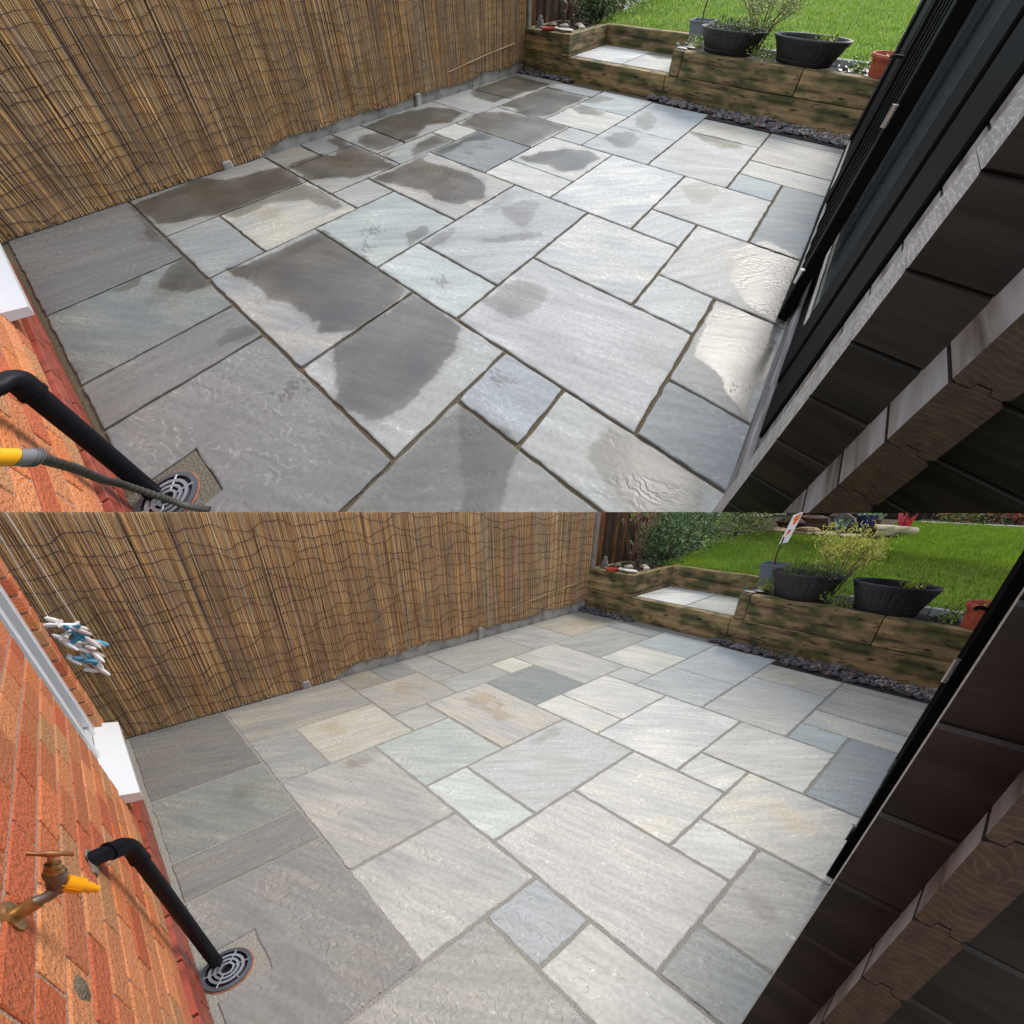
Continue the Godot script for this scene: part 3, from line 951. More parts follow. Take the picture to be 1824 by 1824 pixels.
func make_slate() -> void:
	rng.seed = 41
	var m := MB.new()
	for i in 470:
		var a := rng.randf_range(5.7, 12.5)
		var left := 14.1 if a < 6.4 else (13.9 if a < 8.2 else 13.62)
		var b := rng.randf_range(left, 14.37)
		var h := rng.randf_range(0.004, 0.03)
		if i > 380:
			a = rng.randf_range(-0.3, 2.4)
			b = rng.randf_range(13.95 + maxf(0.0, a - 1.4) * 0.25, 14.38)
		if a > 12.05 and b > 13.75:
			continue
		chip(m, g3(a, b, h), rng.randf_range(0.018, 0.042), vary(s(116, 113, 118), 0.25) if rng.randf() < 0.8 else vary(s(134, 110, 104), 0.2))
	for i in 70:
		rock(m, g3(rng.randf_range(10.4, 12.3), rng.randf_range(13.6, 14.3), 0.03), Vector3.ONE * rng.randf_range(0.016, 0.034), vary(s(178, 170, 160), 0.2), 0.2, 3, 6)
	single("slate_chips", "purple grey slate chips along the sleeper wall of the " + place, "slate chips", m, M["slate"], g3(8, 14, 0), "", "stuff")
	var lip := MB.new()
	gbox(lip, 6.1, 8.02, 13.97, 14.4, -0.02, 0.001, 0.0, s(76, 66, 58))
	gbox(lip, 8.02, 12.6, 13.46, 14.4, -0.02, 0.001, 0.0, s(76, 66, 58))
	part(structure("slate_bed", g3(9, 14, 0)), "soil", lip, M["soil"])

func chip(m: MB, at: Vector3, r: float, col: Color) -> void:
	var n := rng.randi_range(4, 6)
	var tilt := Vector3(rng.randf_range(-0.5, 0.5), 1, rng.randf_range(-0.5, 0.5)).normalized()
	var x := tilt.cross(Vector3(rng.randf_range(-1, 1), 0.1, rng.randf_range(-1, 1))).normalized()
	var y := tilt.cross(x)
	var th := tilt * r * rng.randf_range(0.15, 0.35)
	var ring := []
	for i in n:
		var t := TAU * (i + rng.randf_range(-0.3, 0.3)) / n
		ring.append(at + (x * cos(t) + y * sin(t) * 0.7) * r * rng.randf_range(0.75, 1.2))
	for i in n:
		var p: Vector3 = ring[i]
		var q: Vector3 = ring[(i + 1) % n]
		m.tri(at + th, p + th, q + th, Vector2(at.x, at.z), Vector2(p.x, p.z), Vector2(q.x, q.z), col)
		m.quad(p + th, q + th, q - th, p - th, Vector2(p.x, p.z), Vector2(q.x, q.z), Vector2(q.x, q.y), Vector2(p.x, p.y), col)

# ---------- the brick house with its window, pipe, drain and tap ----------
func make_house() -> void:
	rng.seed = 51
	var t := thing("brick_house", "orange brick house wall with a white window, left of the " + place, "house", g3(7, -2.1, 0))
	var core := MB.new()
	var mc := s(198, 164, 146)
	gbox(core, 4.225, 13.0, -2.9, -2.062, -0.05, 1.6, 0.0, mc)
	gbox(core, 0.85, 4.225, -2.9, -2.063, -0.05, 0.262, 0.0, mc)
	gbox(core, 0.95, 1.5, -2.9, -2.064, 0.262, 1.6, 0.0, mc)
	part(t, "mortar", core, M["mortar"])
	var pal := [s(214, 132, 92), s(204, 114, 78), s(220, 152, 106), s(198, 124, 88), s(212, 142, 100), s(198, 110, 76), s(218, 138, 88), s(198, 150, 110)]
	for c in 20:
		var h := 0.075 * c
		var a := 0.86 + (0.388 if c % 2 else 0.0) - 0.776 + (0.06 if c % 3 == 0 else 0.0)
		while a < 12.4:
			var x0 := maxf(a, 0.86)
			var x1 := minf(a + 0.741, 12.4)
			var red := c < 2
			if h > 0.2:
				if x0 > 1.5 and x1 < 4.25:
					x1 = x0
				elif x0 <= 1.5 and x1 > 1.54:
					x1 = 1.54
				elif x0 < 4.23 and x1 >= 4.25:
					x0 = 4.23
			if x1 - x0 > 0.06 and (x0 > 3.0 or x1 < 4.3):
				var m := MB.new()
				var pr := rng.randf_range(-0.004, 0.004) + (0.05 if red else 0.0)
				gbox(m, x0, x1, -2.4, -2.05 + pr, h + 0.005, h + 0.07, 0.0022, vary(s(160, 76, 58), 0.12) if red else vary(pal[rng.randi() % pal.size()], 0.1), 0, Vector2(rng.randf() * 4.0, rng.randf() * 4.0))
				part(t, "brick", m, M["smooth_brick"] if red else M["brick"])
			a += 0.776
	# the window: white frame, pane and sloping sill
	var white := s(216, 218, 222)
	var fr := MB.new()
	for e in [[1.5, 1.95, 0.3, 1.55], [3.94, 4.22, 0.3, 1.55], [2.75, 2.95, 0.3, 1.55]]:
		gbox(fr, e[0], e[1], -2.42, -2.16, e[2], e[3], 0.006, white)
	gbox(fr, 1.83, 3.94, -2.41, -2.21, 0.3, 0.37, 0.006, white)
	for e in [[1.97, 2.1], [3.8, 3.91]]:
		gbox(fr, e[0], e[1], -2.38, -2.13, 0.38, 1.5, 0.004, white)
	var win := part(t, "window", fr, M["upvc"])
	for e in [1.962, 2.11]:
		var gk := MB.new()
		gbox(gk, e - 0.012, e + 0.012, -2.3, -2.14 if e < 2.0 else -2.25, 0.375, 1.5, 0.0, s(40, 42, 44))
		part(win, "gasket", gk, M["plastic"])
	var gl := MB.new()
	gbox(gl, 1.97, 3.8, -2.31, -2.29, 0.37, 1.5, 0.0, white)
	part(win, "pane", gl, M["glass"])
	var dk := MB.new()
	gbox(dk, 1.6, 4.2, -2.75, -2.72, 0.2, 1.5, 0.0, s(60, 62, 64))  # dark sheet added in place of the unlit room behind the glass
	part(win, "dark_room_sheet", dk, M["card"])
	var sl := MB.new()
	var lo := [g3(1.35, -2.2, 0.265), g3(4.37, -2.2, 0.265), g3(4.37, -1.84, 0.245), g3(1.35, -1.84, 0.245)]
	var up := [g3(1.35, -2.2, 0.312), g3(4.37, -2.2, 0.312), g3(4.37, -1.83, 0.285), g3(1.35, -1.83, 0.285)]
	var z := Vector2.ZERO
	sl.quad(up[0], up[1], up[2], up[3], z, z, z, z, white)
	sl.quad(lo[0], lo[1], lo[2], lo[3], z, z, z, z, white)
	for i in 4:
		sl.quad(up[i], up[(i + 1) % 4], lo[(i + 1) % 4], lo[i], z, z, z, z, white)
	part(win, "sill", sl, M["upvc"])
	if not WET:
		var patch := MB.new()
		rock(patch, g3(9.23, -2.05, 0.715), Vector3(0.062, 0.05, 0.014), s(126, 112, 96), 0.25, 6, 10)
		part(t, "mortar_patch", patch, M["mortar"])
	make_drain()

func make_drain() -> void:
	var t := thing("drain_pipe", "black plastic waste pipe from the brick wall into the drain of the " + place, "pipe", g3(7.3, -1.82, 0))
	var blk := s(20, 20, 22)
	var m := MB.new()
	tube(m, [g3(7.3, -1.81, -0.03), g3(7.3, -1.815, 0.56)], 0.0205, 20, blk)
	part(t, "downpipe", m, M["black_plastic"])
	var el := MB.new()
	var pts := []
	for i in 9:
		var f := i / 8.0 * PI * 0.5
		var out := 1.0 - cos(f)
		pts.append(g3(7.3 + 0.075 * out, -1.815 - 0.075 * out, 0.565 + 0.038 * sin(f)))
	tube(el, [g3(7.3, -1.815, 0.53)] + pts + [g3(7.405, -1.925, 0.611)], 0.0232, 20, blk)
	part(t, "elbow", el, M["black_plastic"])
	var arm := MB.new()
	tube(arm, [g3(7.39, -1.905, 0.608), g3(7.6, -2.13, 0.64)], 0.0205, 20, blk)
	part(t, "arm", arm, M["black_plastic"])
	var cl := MB.new()
	tube(cl, [g3(7.3, -1.815, 0.527), g3(7.3, -1.815, 0.537)], 0.0248, 20, blk)
	part(t, "collar", cl, M["black_plastic"])
	cl = MB.new()
	tube(cl, [g3(7.40, -1.918, 0.610), g3(7.42, -1.94, 0.613)], 0.0248, 20, blk)
	part(t, "collar", cl, M["black_plastic"])
	cl = MB.new()
	rock(cl, g3(7.53, -2.048, 0.622), Vector3(0.075, 0.07, 0.012), s(150, 138, 122), 0.3, 6, 12)
	part(t, "mortar_fillet", cl, M["mortar"])
	# the round gully grate in its mortar square
	var d := thing("drain_grate", "round grey drain grate by the brick wall of the " + place, "drain", g3(7.46, -1.72, 0))
	var sq := MB.new()
	gbox(sq, 7.11, 7.81, -2.05, -1.35, -0.03, -0.005, 0.0, s(120, 112, 98) if WET else s(146, 142, 132))
	part(d, "mortar_square", sq, M["mortar"])
	var mid := g3(7.46, -1.74, -0.004)
	var well := MB.new()
	lathe(well, mid, [[0.0, 0.0015], [0.078, 0.0015]], 32, s(14, 14, 15))
	part(d, "well", well, M["black_plastic"])
	var rim := MB.new()
	lathe(rim, mid, [[0.084, 0.0], [0.084, 0.004], [0.080, 0.004], [0.080, 0.0]], 40, s(176, 112, 84))
	part(d, "clay_rim", rim, M["terracotta"])
	var gc := s(150, 152, 158)
	var ring := MB.new()
	lathe(ring, mid, [[0.080, 0.0], [0.080, 0.009], [0.066, 0.010], [0.066, 0.0]], 40, s(92, 94, 100))
	part(d, "outer_ring", ring, M["metal"])
	for e in [[0.056, 0.047], [0.040, 0.032], [0.025, 0.018]]:
		var r := MB.new()
		lathe(r, mid, [[e[0], 0.002], [e[0], 0.011], [e[1], 0.011], [e[1], 0.002]], 36, gc)
		part(d, "slot_ring", r, M["metal"])
	for i in 6:
		var bar := MB.new()
		var q := TAU * i / 6.0 + 0.35
		var dir := Vector3(cos(q), 0, sin(q))
		tube(bar, [mid + dir * 0.02 + Vector3.UP * 0.0085, mid + dir * 0.07 + Vector3.UP * 0.0085], 0.0035, 6, gc)
		part(d, "spoke", bar, M["metal"])

func make_tap() -> void:
	var t := thing("garden_tap", "old brass garden tap with a yellow hose connector on the brick wall", "tap", g3(9.12, -2.05, 0.885))
	var br := s(196, 158, 106)
	var dull := s(140, 128, 116)
	var m := MB.new()
	tube(m, [g3(9.15, -2.06, 0.883), g3(9.15, -2.035, 0.883)], 0.024, 18, br)
	part(t, "flange", m, M["brass"])
	m = MB.new()
	tube(m, [g3(9.15, -2.045, 0.883), g3(9.14, -1.945, 0.889)], 0.0105, 16, br)
	part(t, "inlet", m, M["brass"])
	m = MB.new()
	tube(m, [g3(9.14, -1.955, 0.889), g3(9.13, -1.905, 0.888), g3(9.115, -1.868, 0.892)], [0.0085, 0.0078, 0.0095], 16, dull)
	var ax := func(f: float) -> Vector3: return g3(9.11, -1.87, 0.882).lerp(g3(9.105, -1.793, 0.953), f)
	tube(m, [ax.call(0.0), ax.call(0.05), ax.call(0.2), ax.call(0.42), ax.call(0.43), ax.call(0.52), ax.call(0.53)], [0.004, 0.0095, 0.0125, 0.0122, 0.0138, 0.0138, 0.012], 18, dull)
	part(t, "body", m, M["brass"])
	m = MB.new()
	tube(m, [ax.call(0.53), ax.call(0.62), ax.call(0.63), ax.call(0.74), ax.call(0.75), ax.call(0.84), ax.call(1.0)], [0.0115, 0.0115, 0.0095, 0.0095, 0.006, 0.0045, 0.004], 12, br)
	part(t, "bonnet", m, M["brass"])
	m = MB.new()
	tube(m, [g3(9.1, -1.862, 0.965), g3(9.105, -1.83, 0.958), g3(9.105, -1.793, 0.951), g3(9.105, -1.76, 0.944), g3(9.1, -1.728, 0.936)], [0.004, 0.0034, 0.0056, 0.0034, 0.004], 10, s(196, 138, 96))
	part(t, "handle", m, M["brass"])
	m = MB.new()
	tube(m, [g3(9.11, -1.85, 0.898), g3(9.105, -1.81, 0.886)], 0.0075, 14, dull)
	part(t, "spout", m, M["brass"])
	m = MB.new()
	var yel := s(240, 160, 24)
	tube(m, [g3(9.105, -1.832, 0.895), g3(9.10, -1.79, 0.876)], 0.0135, 18, yel)
	tube(m, [g3(9.10, -1.793, 0.877), g3(9.095, -1.765, 0.864)], 0.009, 16, yel)
	tube(m, [g3(9.095, -1.768, 0.865), g3(9.09, -1.75, 0.857)], 0.0065, 14, yel)
	part(t, "hose_connector", m, M["plastic"])
	for i in 12:
		m = MB.new()
		var q := TAU * i / 12.0
		var off := Vector3(cos(q) * 0.0137, sin(q) * 0.0128, -sin(q) * 0.004)
		tube(m, [g3(9.105, -1.828, 0.893) + off, g3(9.10, -1.793, 0.878) + off], 0.0013, 5, s(214, 132, 10))
		part(t, "grip_rib", m, M["plastic"])

func make_hose() -> void:
	var t := thing("garden_hose", "dark braided garden hose with a grey and yellow connector running down to the drain", "hose", g3(8.6, -1.82, 0.7))
	var m := MB.new()
	var ctrl := [g3(8.56, -1.76, 0.668), g3(8.3, -1.765, 0.53), g3(8.05, -1.785, 0.39), g3(7.75, -1.805, 0.25), g3(7.72, -1.72, 0.12), g3(7.78, -1.63, 0.035), g3(7.95, -1.5, 0.01)]
	var pts := []
	for i in ctrl.size() - 1:
		for j in 14:
			var f := j / 14.0
			var p0: Vector3 = ctrl[maxi(i - 1, 0)]
			var p3: Vector3 = ctrl[mini(i + 2, ctrl.size() - 1)]
			pts.append(ctrl[i].cubic_interpolate(ctrl[i + 1], p0, p3, f))
	var rad := []
	var cols := []
	for i in pts.size():
		rad.append(0.0078 + (0.0004 if i % 2 else -0.0002))
		cols.append(s(78, 74, 70) if i % 2 else s(50, 47, 45))
	tube(m, pts, rad, 12, s(60, 57, 55), true, cols)
	part(t, "hose_pipe", m, M["hose"])
	var gr := s(124, 126, 128)
	var c := MB.new()
	tube(c, [g3(8.6, -1.80, 0.70), g3(8.58, -1.775, 0.682), g3(8.545, -1.757, 0.66)], [0.0125, 0.0135, 0.0105], 16, gr)
	var con := part(t, "connector", c, M["plastic"])
	for i in 3:
		var r := MB.new()
		var f := i * 0.22 + 0.3
		var p: Vector3 = g3(8.59, -1.785, 0.69).lerp(g3(8.545, -1.757, 0.66), f)
		var dd: Vector3 = (g3(8.545, -1.757, 0.66) - g3(8.59, -1.785, 0.69)).normalized()
		tube(r, [p, p + dd * 0.003], 0.0145, 16, s(98, 100, 102))
		part(con, "grip_ring", r, M["plastic"])
	var y := MB.new()
	tube(y, [g3(8.63, -1.84, 0.73), g3(8.6, -1.802, 0.702)], 0.0135, 16, s(246, 176, 20))
	part(t, "yellow_collar", y, M["plastic"])

# ---------- the log cabin ----------
func make_cabin() -> void:
	rng.seed = 61
	var t := thing("log_cabin", "dark stained log cabin corner with glazed doors, right of the " + place, "cabin", g3(12.5, 5, 0))
	var dark := s(46, 39, 36)  # dark stain, deepened to hold the shade on these faces
	var z := Vector2.ZERO
	var skylit_grey := s(168, 166, 168)  # skylight on the patio-facing log sides, put into their colour
	for i in 12:
		# the side wall, its logs run past the corner
		var m := MB.new()
		var e := MB.new()
		var h0 := 0.12 * i
		var x0 := 0.905 * G
		var x1 := 1.13 * G
		var sec := [Vector2(x0 + 0.004, h0 + 0.0005), Vector2(x1 - 0.004, h0 + 0.0005), Vector2(x1, h0 + 0.005), Vector2(x1, h0 + 0.115), Vector2(x1 - 0.004, h0 + 0.1195), Vector2(x0 + 0.004, h0 + 0.1195), Vector2(x0, h0 + 0.115), Vector2(x0, h0 + 0.005)]
		bar(m, sec, 0, 11.886 * G, 15.2 * G, vary(dark, 0.08), Vector2(i * 0.83, i * 0.37), e, vary(s(196, 190, 180), 0.08))  # ends toward the open sky painted paler, as if lit
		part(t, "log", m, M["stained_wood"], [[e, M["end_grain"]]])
		# the front wall, tongued logs with their ends cut square
		m = MB.new()
		e = MB.new()
		var sd := MB.new()
		h0 = 0.12 * i - 0.07
		x0 = 12.134 * G
		x1 = 12.284 * G
		var w := x1 - x0
		var y0 := h0 + 0.0008
		var y1 := h0 + 0.1195
		sec = [Vector2(x0 + 0.005, y0), Vector2(x0 + w * 0.34, y0), Vector2(x0 + w * 0.38, y0 + 0.009), Vector2(x0 + w * 0.64, y0 + 0.009), Vector2(x0 + w * 0.68, y0), Vector2(x1 - 0.005, y0), Vector2(x1, y0 + 0.006), Vector2(x1, y1 - 0.006), Vector2(x1 - 0.005, y1), Vector2(x0 + w * 0.68, y1), Vector2(x0 + w * 0.63, y1 + 0.0085), Vector2(x0 + w * 0.39, y1 + 0.0085), Vector2(x0 + w * 0.34, y1), Vector2(x0 + 0.005, y1), Vector2(x0, y1 - 0.003), Vector2(x0, y0 + 0.003)]
		bar(m, sec, 2, 0.692 * G, 2.5 * G, vary(dark, 0.14), Vector2(i * 0.53, i * 0.71), e, vary(s(94, 76, 62), 0.12), sd, vary(skylit_grey, 0.06), 14)  # patio side painted grey as if skylit, cut ends browner as if shaded
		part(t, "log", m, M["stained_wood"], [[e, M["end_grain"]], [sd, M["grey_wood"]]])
	# behind the doors and at the far corner
	for i in 13:
		var m := MB.new()
		var h0 := 0.12 * i
		gbox(m, 12.2, 12.34, 2.9, 13.84, h0 + 0.001, h0 + 0.1195, 0.005, vary(s(50, 42, 40), 0.12), 2, Vector2(i * 0.31, i * 0.43))
		part(t, "log", m, M["stained_wood"])
		m = MB.new()
		gbox(m, 11.886, 12.6, 13.85, 14.0, h0 + 0.001, h0 + 0.1195, 0.006, vary(s(70, 70, 78), 0.1), 0, Vector2(i * 0.61, i * 0.23))
		part(t, "log", m, M["stained_wood"])
	var base := MB.new()
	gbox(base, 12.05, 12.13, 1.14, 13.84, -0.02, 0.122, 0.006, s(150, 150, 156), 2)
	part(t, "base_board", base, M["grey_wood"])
	# trim of the opening and the glazed leaves
	var blk := s(15, 14, 14)
	var tr := MB.new()
	gbox(tr, 12.105, 12.25, 2.52, 3.25, 0.128, 1.5, 0.004, blk, 1)
	part(t, "door_jamb", tr, M["black_paint"])
	leaf_door(t, 12.1, 12.19, 3.4, 4.0, 12.2, 12.8, 0.128, 0.26, blk)
	var d2 := leaf_door(t, 11.885, 12.02, 4.98, 5.3, 8.3, 8.68, 0.034, 0.17, blk)
	leaf_door(t, 11.875, 12.0, 8.74, 9.02, 12.3, 12.7, 0.03, 0.17, blk, true)
	for b in [5.62, 6.05, 6.55, 7.2]:
		var fm := MB.new()
		gbox(fm, 11.89, 11.99, b, b + 0.13, 0.036, 1.5, 0.003, vary(blk, 0.3), 1)
		part(d2, "folded_stile", fm, M["black_paint"])
	for h in [0.3, 0.94]:
		var hg := MB.new()
		tube(hg, [g3(11.862, 4.86, h - 0.035), g3(11.862, 4.86, h + 0.035)], 0.008, 12, s(200, 200, 204))
		part(d2, "hinge", hg, M["steel"])
	var ha := MB.new()
	tube(ha, [g3(11.88, 8.5, 0.93), g3(11.79, 8.5, 0.932), g3(11.765, 8.52, 0.93), g3(11.745, 8.72, 0.915)], 0.009, 10, blk)
	part(d2, "handle", ha, M["black_paint"])

func leaf_door(t: Node3D, a0: float, a1: float, b0: float, b1: float, b2: float, b3: float, h0: float, h1: float, blk: Color, solid := false) -> MeshInstance3D:
	var m := MB.new()
	gbox(m, a0, a1, b0, b1, h0, 1.5, 0.004, vary(blk, 0.1), 1)
	gbox(m, a0, a1, b2, b3, h0, 1.5, 0.004, vary(blk, 0.1), 1)
	gbox(m, a0 + 0.004, a1 - 0.004, b1, b2, h0, h1, 0.003, vary(blk, 0.1), 2)
	var d := part(t, "door", m, M["black_paint"])
	var gl := MB.new()
	gbox(gl, (a0 + a1) * 0.5 - 0.008, (a0 + a1) * 0.5 + 0.008, b1, b2, h1, 1.48, 0.0, blk)
	part(d, "panel" if solid else "pane", gl, M["black_paint"] if solid else M["glass"])
	var sp := MB.new()
	gbox(sp, a0 - 0.004, a0 + 0.03, b1 + 0.02, b2 - 0.02, h1, h1 + 0.012, 0.0, s(96, 98, 100), 2)
	part(d, "glazing_bead", sp, M["metal"])
	return d

# ---------- pots and plants ----------
func planter(label: String, a: float, b: float, planted: bool) -> Node3D:
	var t := thing("oval_planter", label, "planter", g3(a, b, 0.48), "black oval planters on the sleeper wall")
	var blk := s(44, 44, 47)
	var mid := g3(a, b, 0.482)
	var m := MB.new()
	lathe(m, mid, [[0.0, 0.0], [0.72, 0.0], [0.735, 0.012], [0.955, 0.17], [0.965, 0.185]], 104, blk, 0.283, 0.165, 26)
	lathe(m, mid, [[0.93, 0.207], [0.9, 0.17], [0.76, 0.03]], 104, blk, 0.283, 0.165, 26)
	part(t, "tub", m, M["pot_plastic"])
	for e in [[0.725, 0.0, 0.775, 0.036], [0.955, 0.168, 1.0, 0.205]]:
		var hp := MB.new()
		lathe(hp, mid, [[e[0] + 0.012, e[1]], [e[0] + 0.018, e[1] + 0.003], [e[2] + 0.012, e[3] - 0.003], [e[2] + 0.004, e[3]], [e[0] - 0.02, e[3]]], 56, vary(blk, 0.1), 0.283, 0.165)
		part(t, "hoop", hp, M["pot_plastic"])
	var rm := MB.new()
	lathe(rm, mid, [[1.0, 0.198], [1.025, 0.202], [1.028, 0.212], [1.01, 0.218], [0.96, 0.217], [0.935, 0.205]], 56, s(56, 57, 62), 0.283, 0.165)
	part(t, "rim", rm, M["pot_plastic"])
	var so := MB.new()
	lathe(so, mid, [[0.0, 0.165 if planted else 0.10], [0.93 if planted else 0.84, 0.16 if planted else 0.095]], 40, s(74, 60, 50), 0.27, 0.155)
	part(t, "compost", so, M["soil"])
	return t

func bush(t: Node3D, mid: Vector3, size: Vector3, n: int, length: float, wide: float, pal: Array, up := 0.3, called := "foliage") -> void:
	var m := MB.new()
	var lobes := []
	for i in 7:
		lobes.append(Vector3(rng.randf_range(-1, 1), rng.randf_range(-0.7, 1), rng.randf_range(-1, 1)) * 0.55)
	for i in n:
		var d := Vector3(rng.randfn(), rng.randfn(), rng.randfn()).normalized()
		var l: Vector3 = lobes[i % 7]
		var p := mid + (l + d * 0.5 * pow(rng.randf(), 0.4)) * size
		leaf(m, p, d + Vector3.UP * up, length * rng.randf_range(0.6, 1.3), wide * rng.randf_range(0.7, 1.3), vary(pal[rng.randi() % pal.size()], 0.22))
	part(t, called, m, M["leaf"], [], "stuff")

func twigs(t: Node3D, base: Vector3, spread: Vector3, n: int, r: float, col: Color, called := "stem") -> Array:
	var tips := []
	for i in n:
		var m := MB.new()
		var tip := base + Vector3(rng.randf_range(-1, 1) * spread.x, rng.randf_range(0.6, 1.0) * spread.y, rng.randf_range(-1, 1) * spread.z)
		var st := base + Vector3(rng.randf_range(-0.2, 0.2) * spread.x, 0, rng.randf_range(-0.2, 0.2) * spread.z)
		var mid := st.lerp(tip, 0.5) + Vector3(rng.randf_range(-0.1, 0.1) * spread.x, 0.08 * spread.y, rng.randf_range(-0.1, 0.1) * spread.z)
		tube(m, [st, mid, tip], [r, r * 0.75, r * 0.35], 6, vary(col, 0.15), false)
		for j in 3:
			var q := mid.lerp(tip, rng.randf())
			var e := q + Vector3(rng.randf_range(-1, 1) * spread.x, rng.randf_range(0.1, 0.6) * spread.y, rng.randf_range(-1, 1) * spread.z) * 0.3
			tube(m, [q, e], [r * 0.5, r * 0.25], 5, vary(col, 0.15), false)
			tips.append(e)
		tips.append(tip)
		part(t, called, m, M["bark"])
	return tips

func make_pots() -> void:
	rng.seed = 71
	planter("black oval tub with creeping thyme in it, on the sleepers of the " + place, 7.72, 14.98, true)
	var th := thing("creeping_thyme", "low grey green thyme growing in the black tub beside the " + place, "herb", g3(8.0, 15.0, 0.65))
	bush(th, g3(8.05, 15.0, 0.7), Vector3(0.3, 0.13, 0.2), 1800, 0.026, 0.007, [s(96, 108, 70), s(120, 128, 84), s(82, 88, 58)], 0.6)
	planter("nearly empty black oval tub with two seedlings, on the sleepers of the " + place, 9.93, 14.98, false)
	for e in [[10.15, 15.15], [10.5, 15.0]]:
		var sd := thing("seedling", "tiny yellow green seedling in the empty black tub, " + ("first" if e[0] < 10.3 else "second") + " from the thyme, " + place, "seedling", g3(e[0], e[1], 0.58), "seedlings in the empty tub")
		bush(sd, g3(e[0], e[1], 0.645), Vector3(0.05, 0.08, 0.05), 40, 0.035, 0.018, [s(168, 176, 78), s(140, 160, 60)], 0.8)
		twigs(sd, g3(e[0], e[1], 0.575), Vector3(0.02, 0.08, 0.02), 2, 0.002, s(130, 140, 70))
	# terracotta pot by the cabin
	var tp := thing("terracotta_pot", "round terracotta pot on the sleepers by the cabin, " + place, "pot", g3(11.93, 14.85, 0.48))
	var tc := s(186, 92, 62)
	var mid := g3(11.93, 14.85, 0.481)
	var m := MB.new()
	lathe(m, mid, [[0.0, 0.0], [0.098, 0.0], [0.112, 0.09], [0.115, 0.098], [0.113, 0.102], [0.117, 0.112], [0.115, 0.117], [0.12, 0.13]], 32, tc)
	part(tp, "body", m, M["terracotta"])
	m = MB.new()
	lathe(m, mid, [[0.122, 0.13], [0.133, 0.133], [0.138, 0.15], [0.135, 0.167], [0.126, 0.17], [0.12, 0.165], [0.11, 0.12]], 32, vary(tc, 0.06))
	part(tp, "rim", m, M["terracotta"])
	m = MB.new()
	lathe(m, mid, [[0.0, 0.13], [0.118, 0.128]], 24, s(66, 52, 44))
	part(tp, "compost", m, M["soil"])
	m = MB.new()
	for i in 9:
		leaf(m, g3(11.9, 14.85, 0.61) + Vector3(rng.randf_range(-0.06, 0.06), 0, rng.randf_range(-0.06, 0.06)), Vector3(rng.randf_range(-1, 1), 0.6, rng.randf_range(-1, 1)), 0.07, 0.02, vary(s(176, 140, 84), 0.2))
	part(tp, "dry_leaves", m, M["leaf"], [], "stuff")
	# grey square pot with a plant label
	var gp := thing("grey_pot", "grey square plastic pot behind the thyme tub, " + place, "pot", g3(6.2, 16.75, 0.46))
	m = MB.new()
	lathe(m, g3(6.2, 16.75, 0.458), [[0.0, 0.0], [0.115, 0.0], [0.148, 0.19], [0.158, 0.192], [0.16, 0.21], [0.146, 0.21], [0.14, 0.17]], 4, s(112, 120, 132), 1, 1, 0, true, PI / 4)
	part(gp, "tub", m, M["plastic"])
	m = MB.new()
	lathe(m, g3(6.2, 16.75, 0.458), [[0.0, 0.165], [0.14, 0.165]], 4, s(70, 56, 46), 1, 1, 0, true, PI / 4)
	part(gp, "compost", m, M["soil"])
	var sg := thing("plant_label", "white plant label with an orange flower print standing in the grey pot, " + place, "plant label", g3(6.2, 16.75, 0.62))
	m = MB.new()
	tube(m, [g3(6.18, 16.75, 0.6), g3(6.1, 16.85, 0.74), g3(6.12, 16.95, 0.9)], [0.009, 0.007, 0.006], 8, s(92, 70, 58))
	part(sg, "stem", m, M["bark"])
	var c0 := g3(6.02, 16.98, 0.83)
	var ux := g3(0.3, -0.12, 0.03)
	var uy := g3(0.16, 0.02, 0.26)
	var nn := ux.cross(uy).normalized() * 0.003
	var card := MB.new()
	var z := Vector2.ZERO
	card.quad(c0, c0 + ux, c0 + ux + uy, c0 + uy, z, z, z, z, s(238, 236, 232))
	card.quad(c0 + nn, c0 + ux + nn, c0 + ux + uy + nn, c0 + uy + nn, z, z, z, z, s(238, 236, 232))
	var cd := part(sg, "card", card, M["card"])
	for e in [[0.62, 0.8, 0.3, 0.17, s(236, 110, 44)], [0.75, 0.88, 0.16, 0.1, s(246, 160, 60)], [0.5, 0.4, 0.16, 0.08, s(206, 84, 52)], [0.35, 0.33, 0.08, 0.05, s(226, 130, 60)], [0.3, 0.12, 0.06, 0.05, s(60, 60, 60)]]:
		for sgn in [-1.0, 1.0]:
			var pr := MB.new()
			var n := 9
			var cc: Vector3 = c0 + ux * e[0] + uy * e[1] + nn * (1.6 if sgn > 0 else -0.6)
			for i in n:
				var q0 := TAU * i / n
				var q1 := TAU * (i + 1) / n
				var r0 := 1.0 + 0.25 * sin(q0 * 3.0)
				var r1 := 1.0 + 0.25 * sin(q1 * 3.0)
				pr.tri(cc, cc + (ux * cos(q0) * e[2] + uy * sin(q0) * e[3]) * r0, cc + (ux * cos(q1) * e[2] + uy * sin(q1) * e[3]) * r1, z, z, z, e[4])
			if cd:
				part(cd, "print", pr, M["card"])
	# small shrub with yellow leaves
	var sh := thing("yellow_shrub", "small shrub with yellow green leaves behind the black tubs, " + place, "shrub", g3(8.35, 15.6, 0.5))
	var tips := twigs(sh, g3(8.35, 15.6, 0.5), Vector3(0.28, 0.56, 0.18), 13, 0.006, s(140, 112, 88))
	m = MB.new()
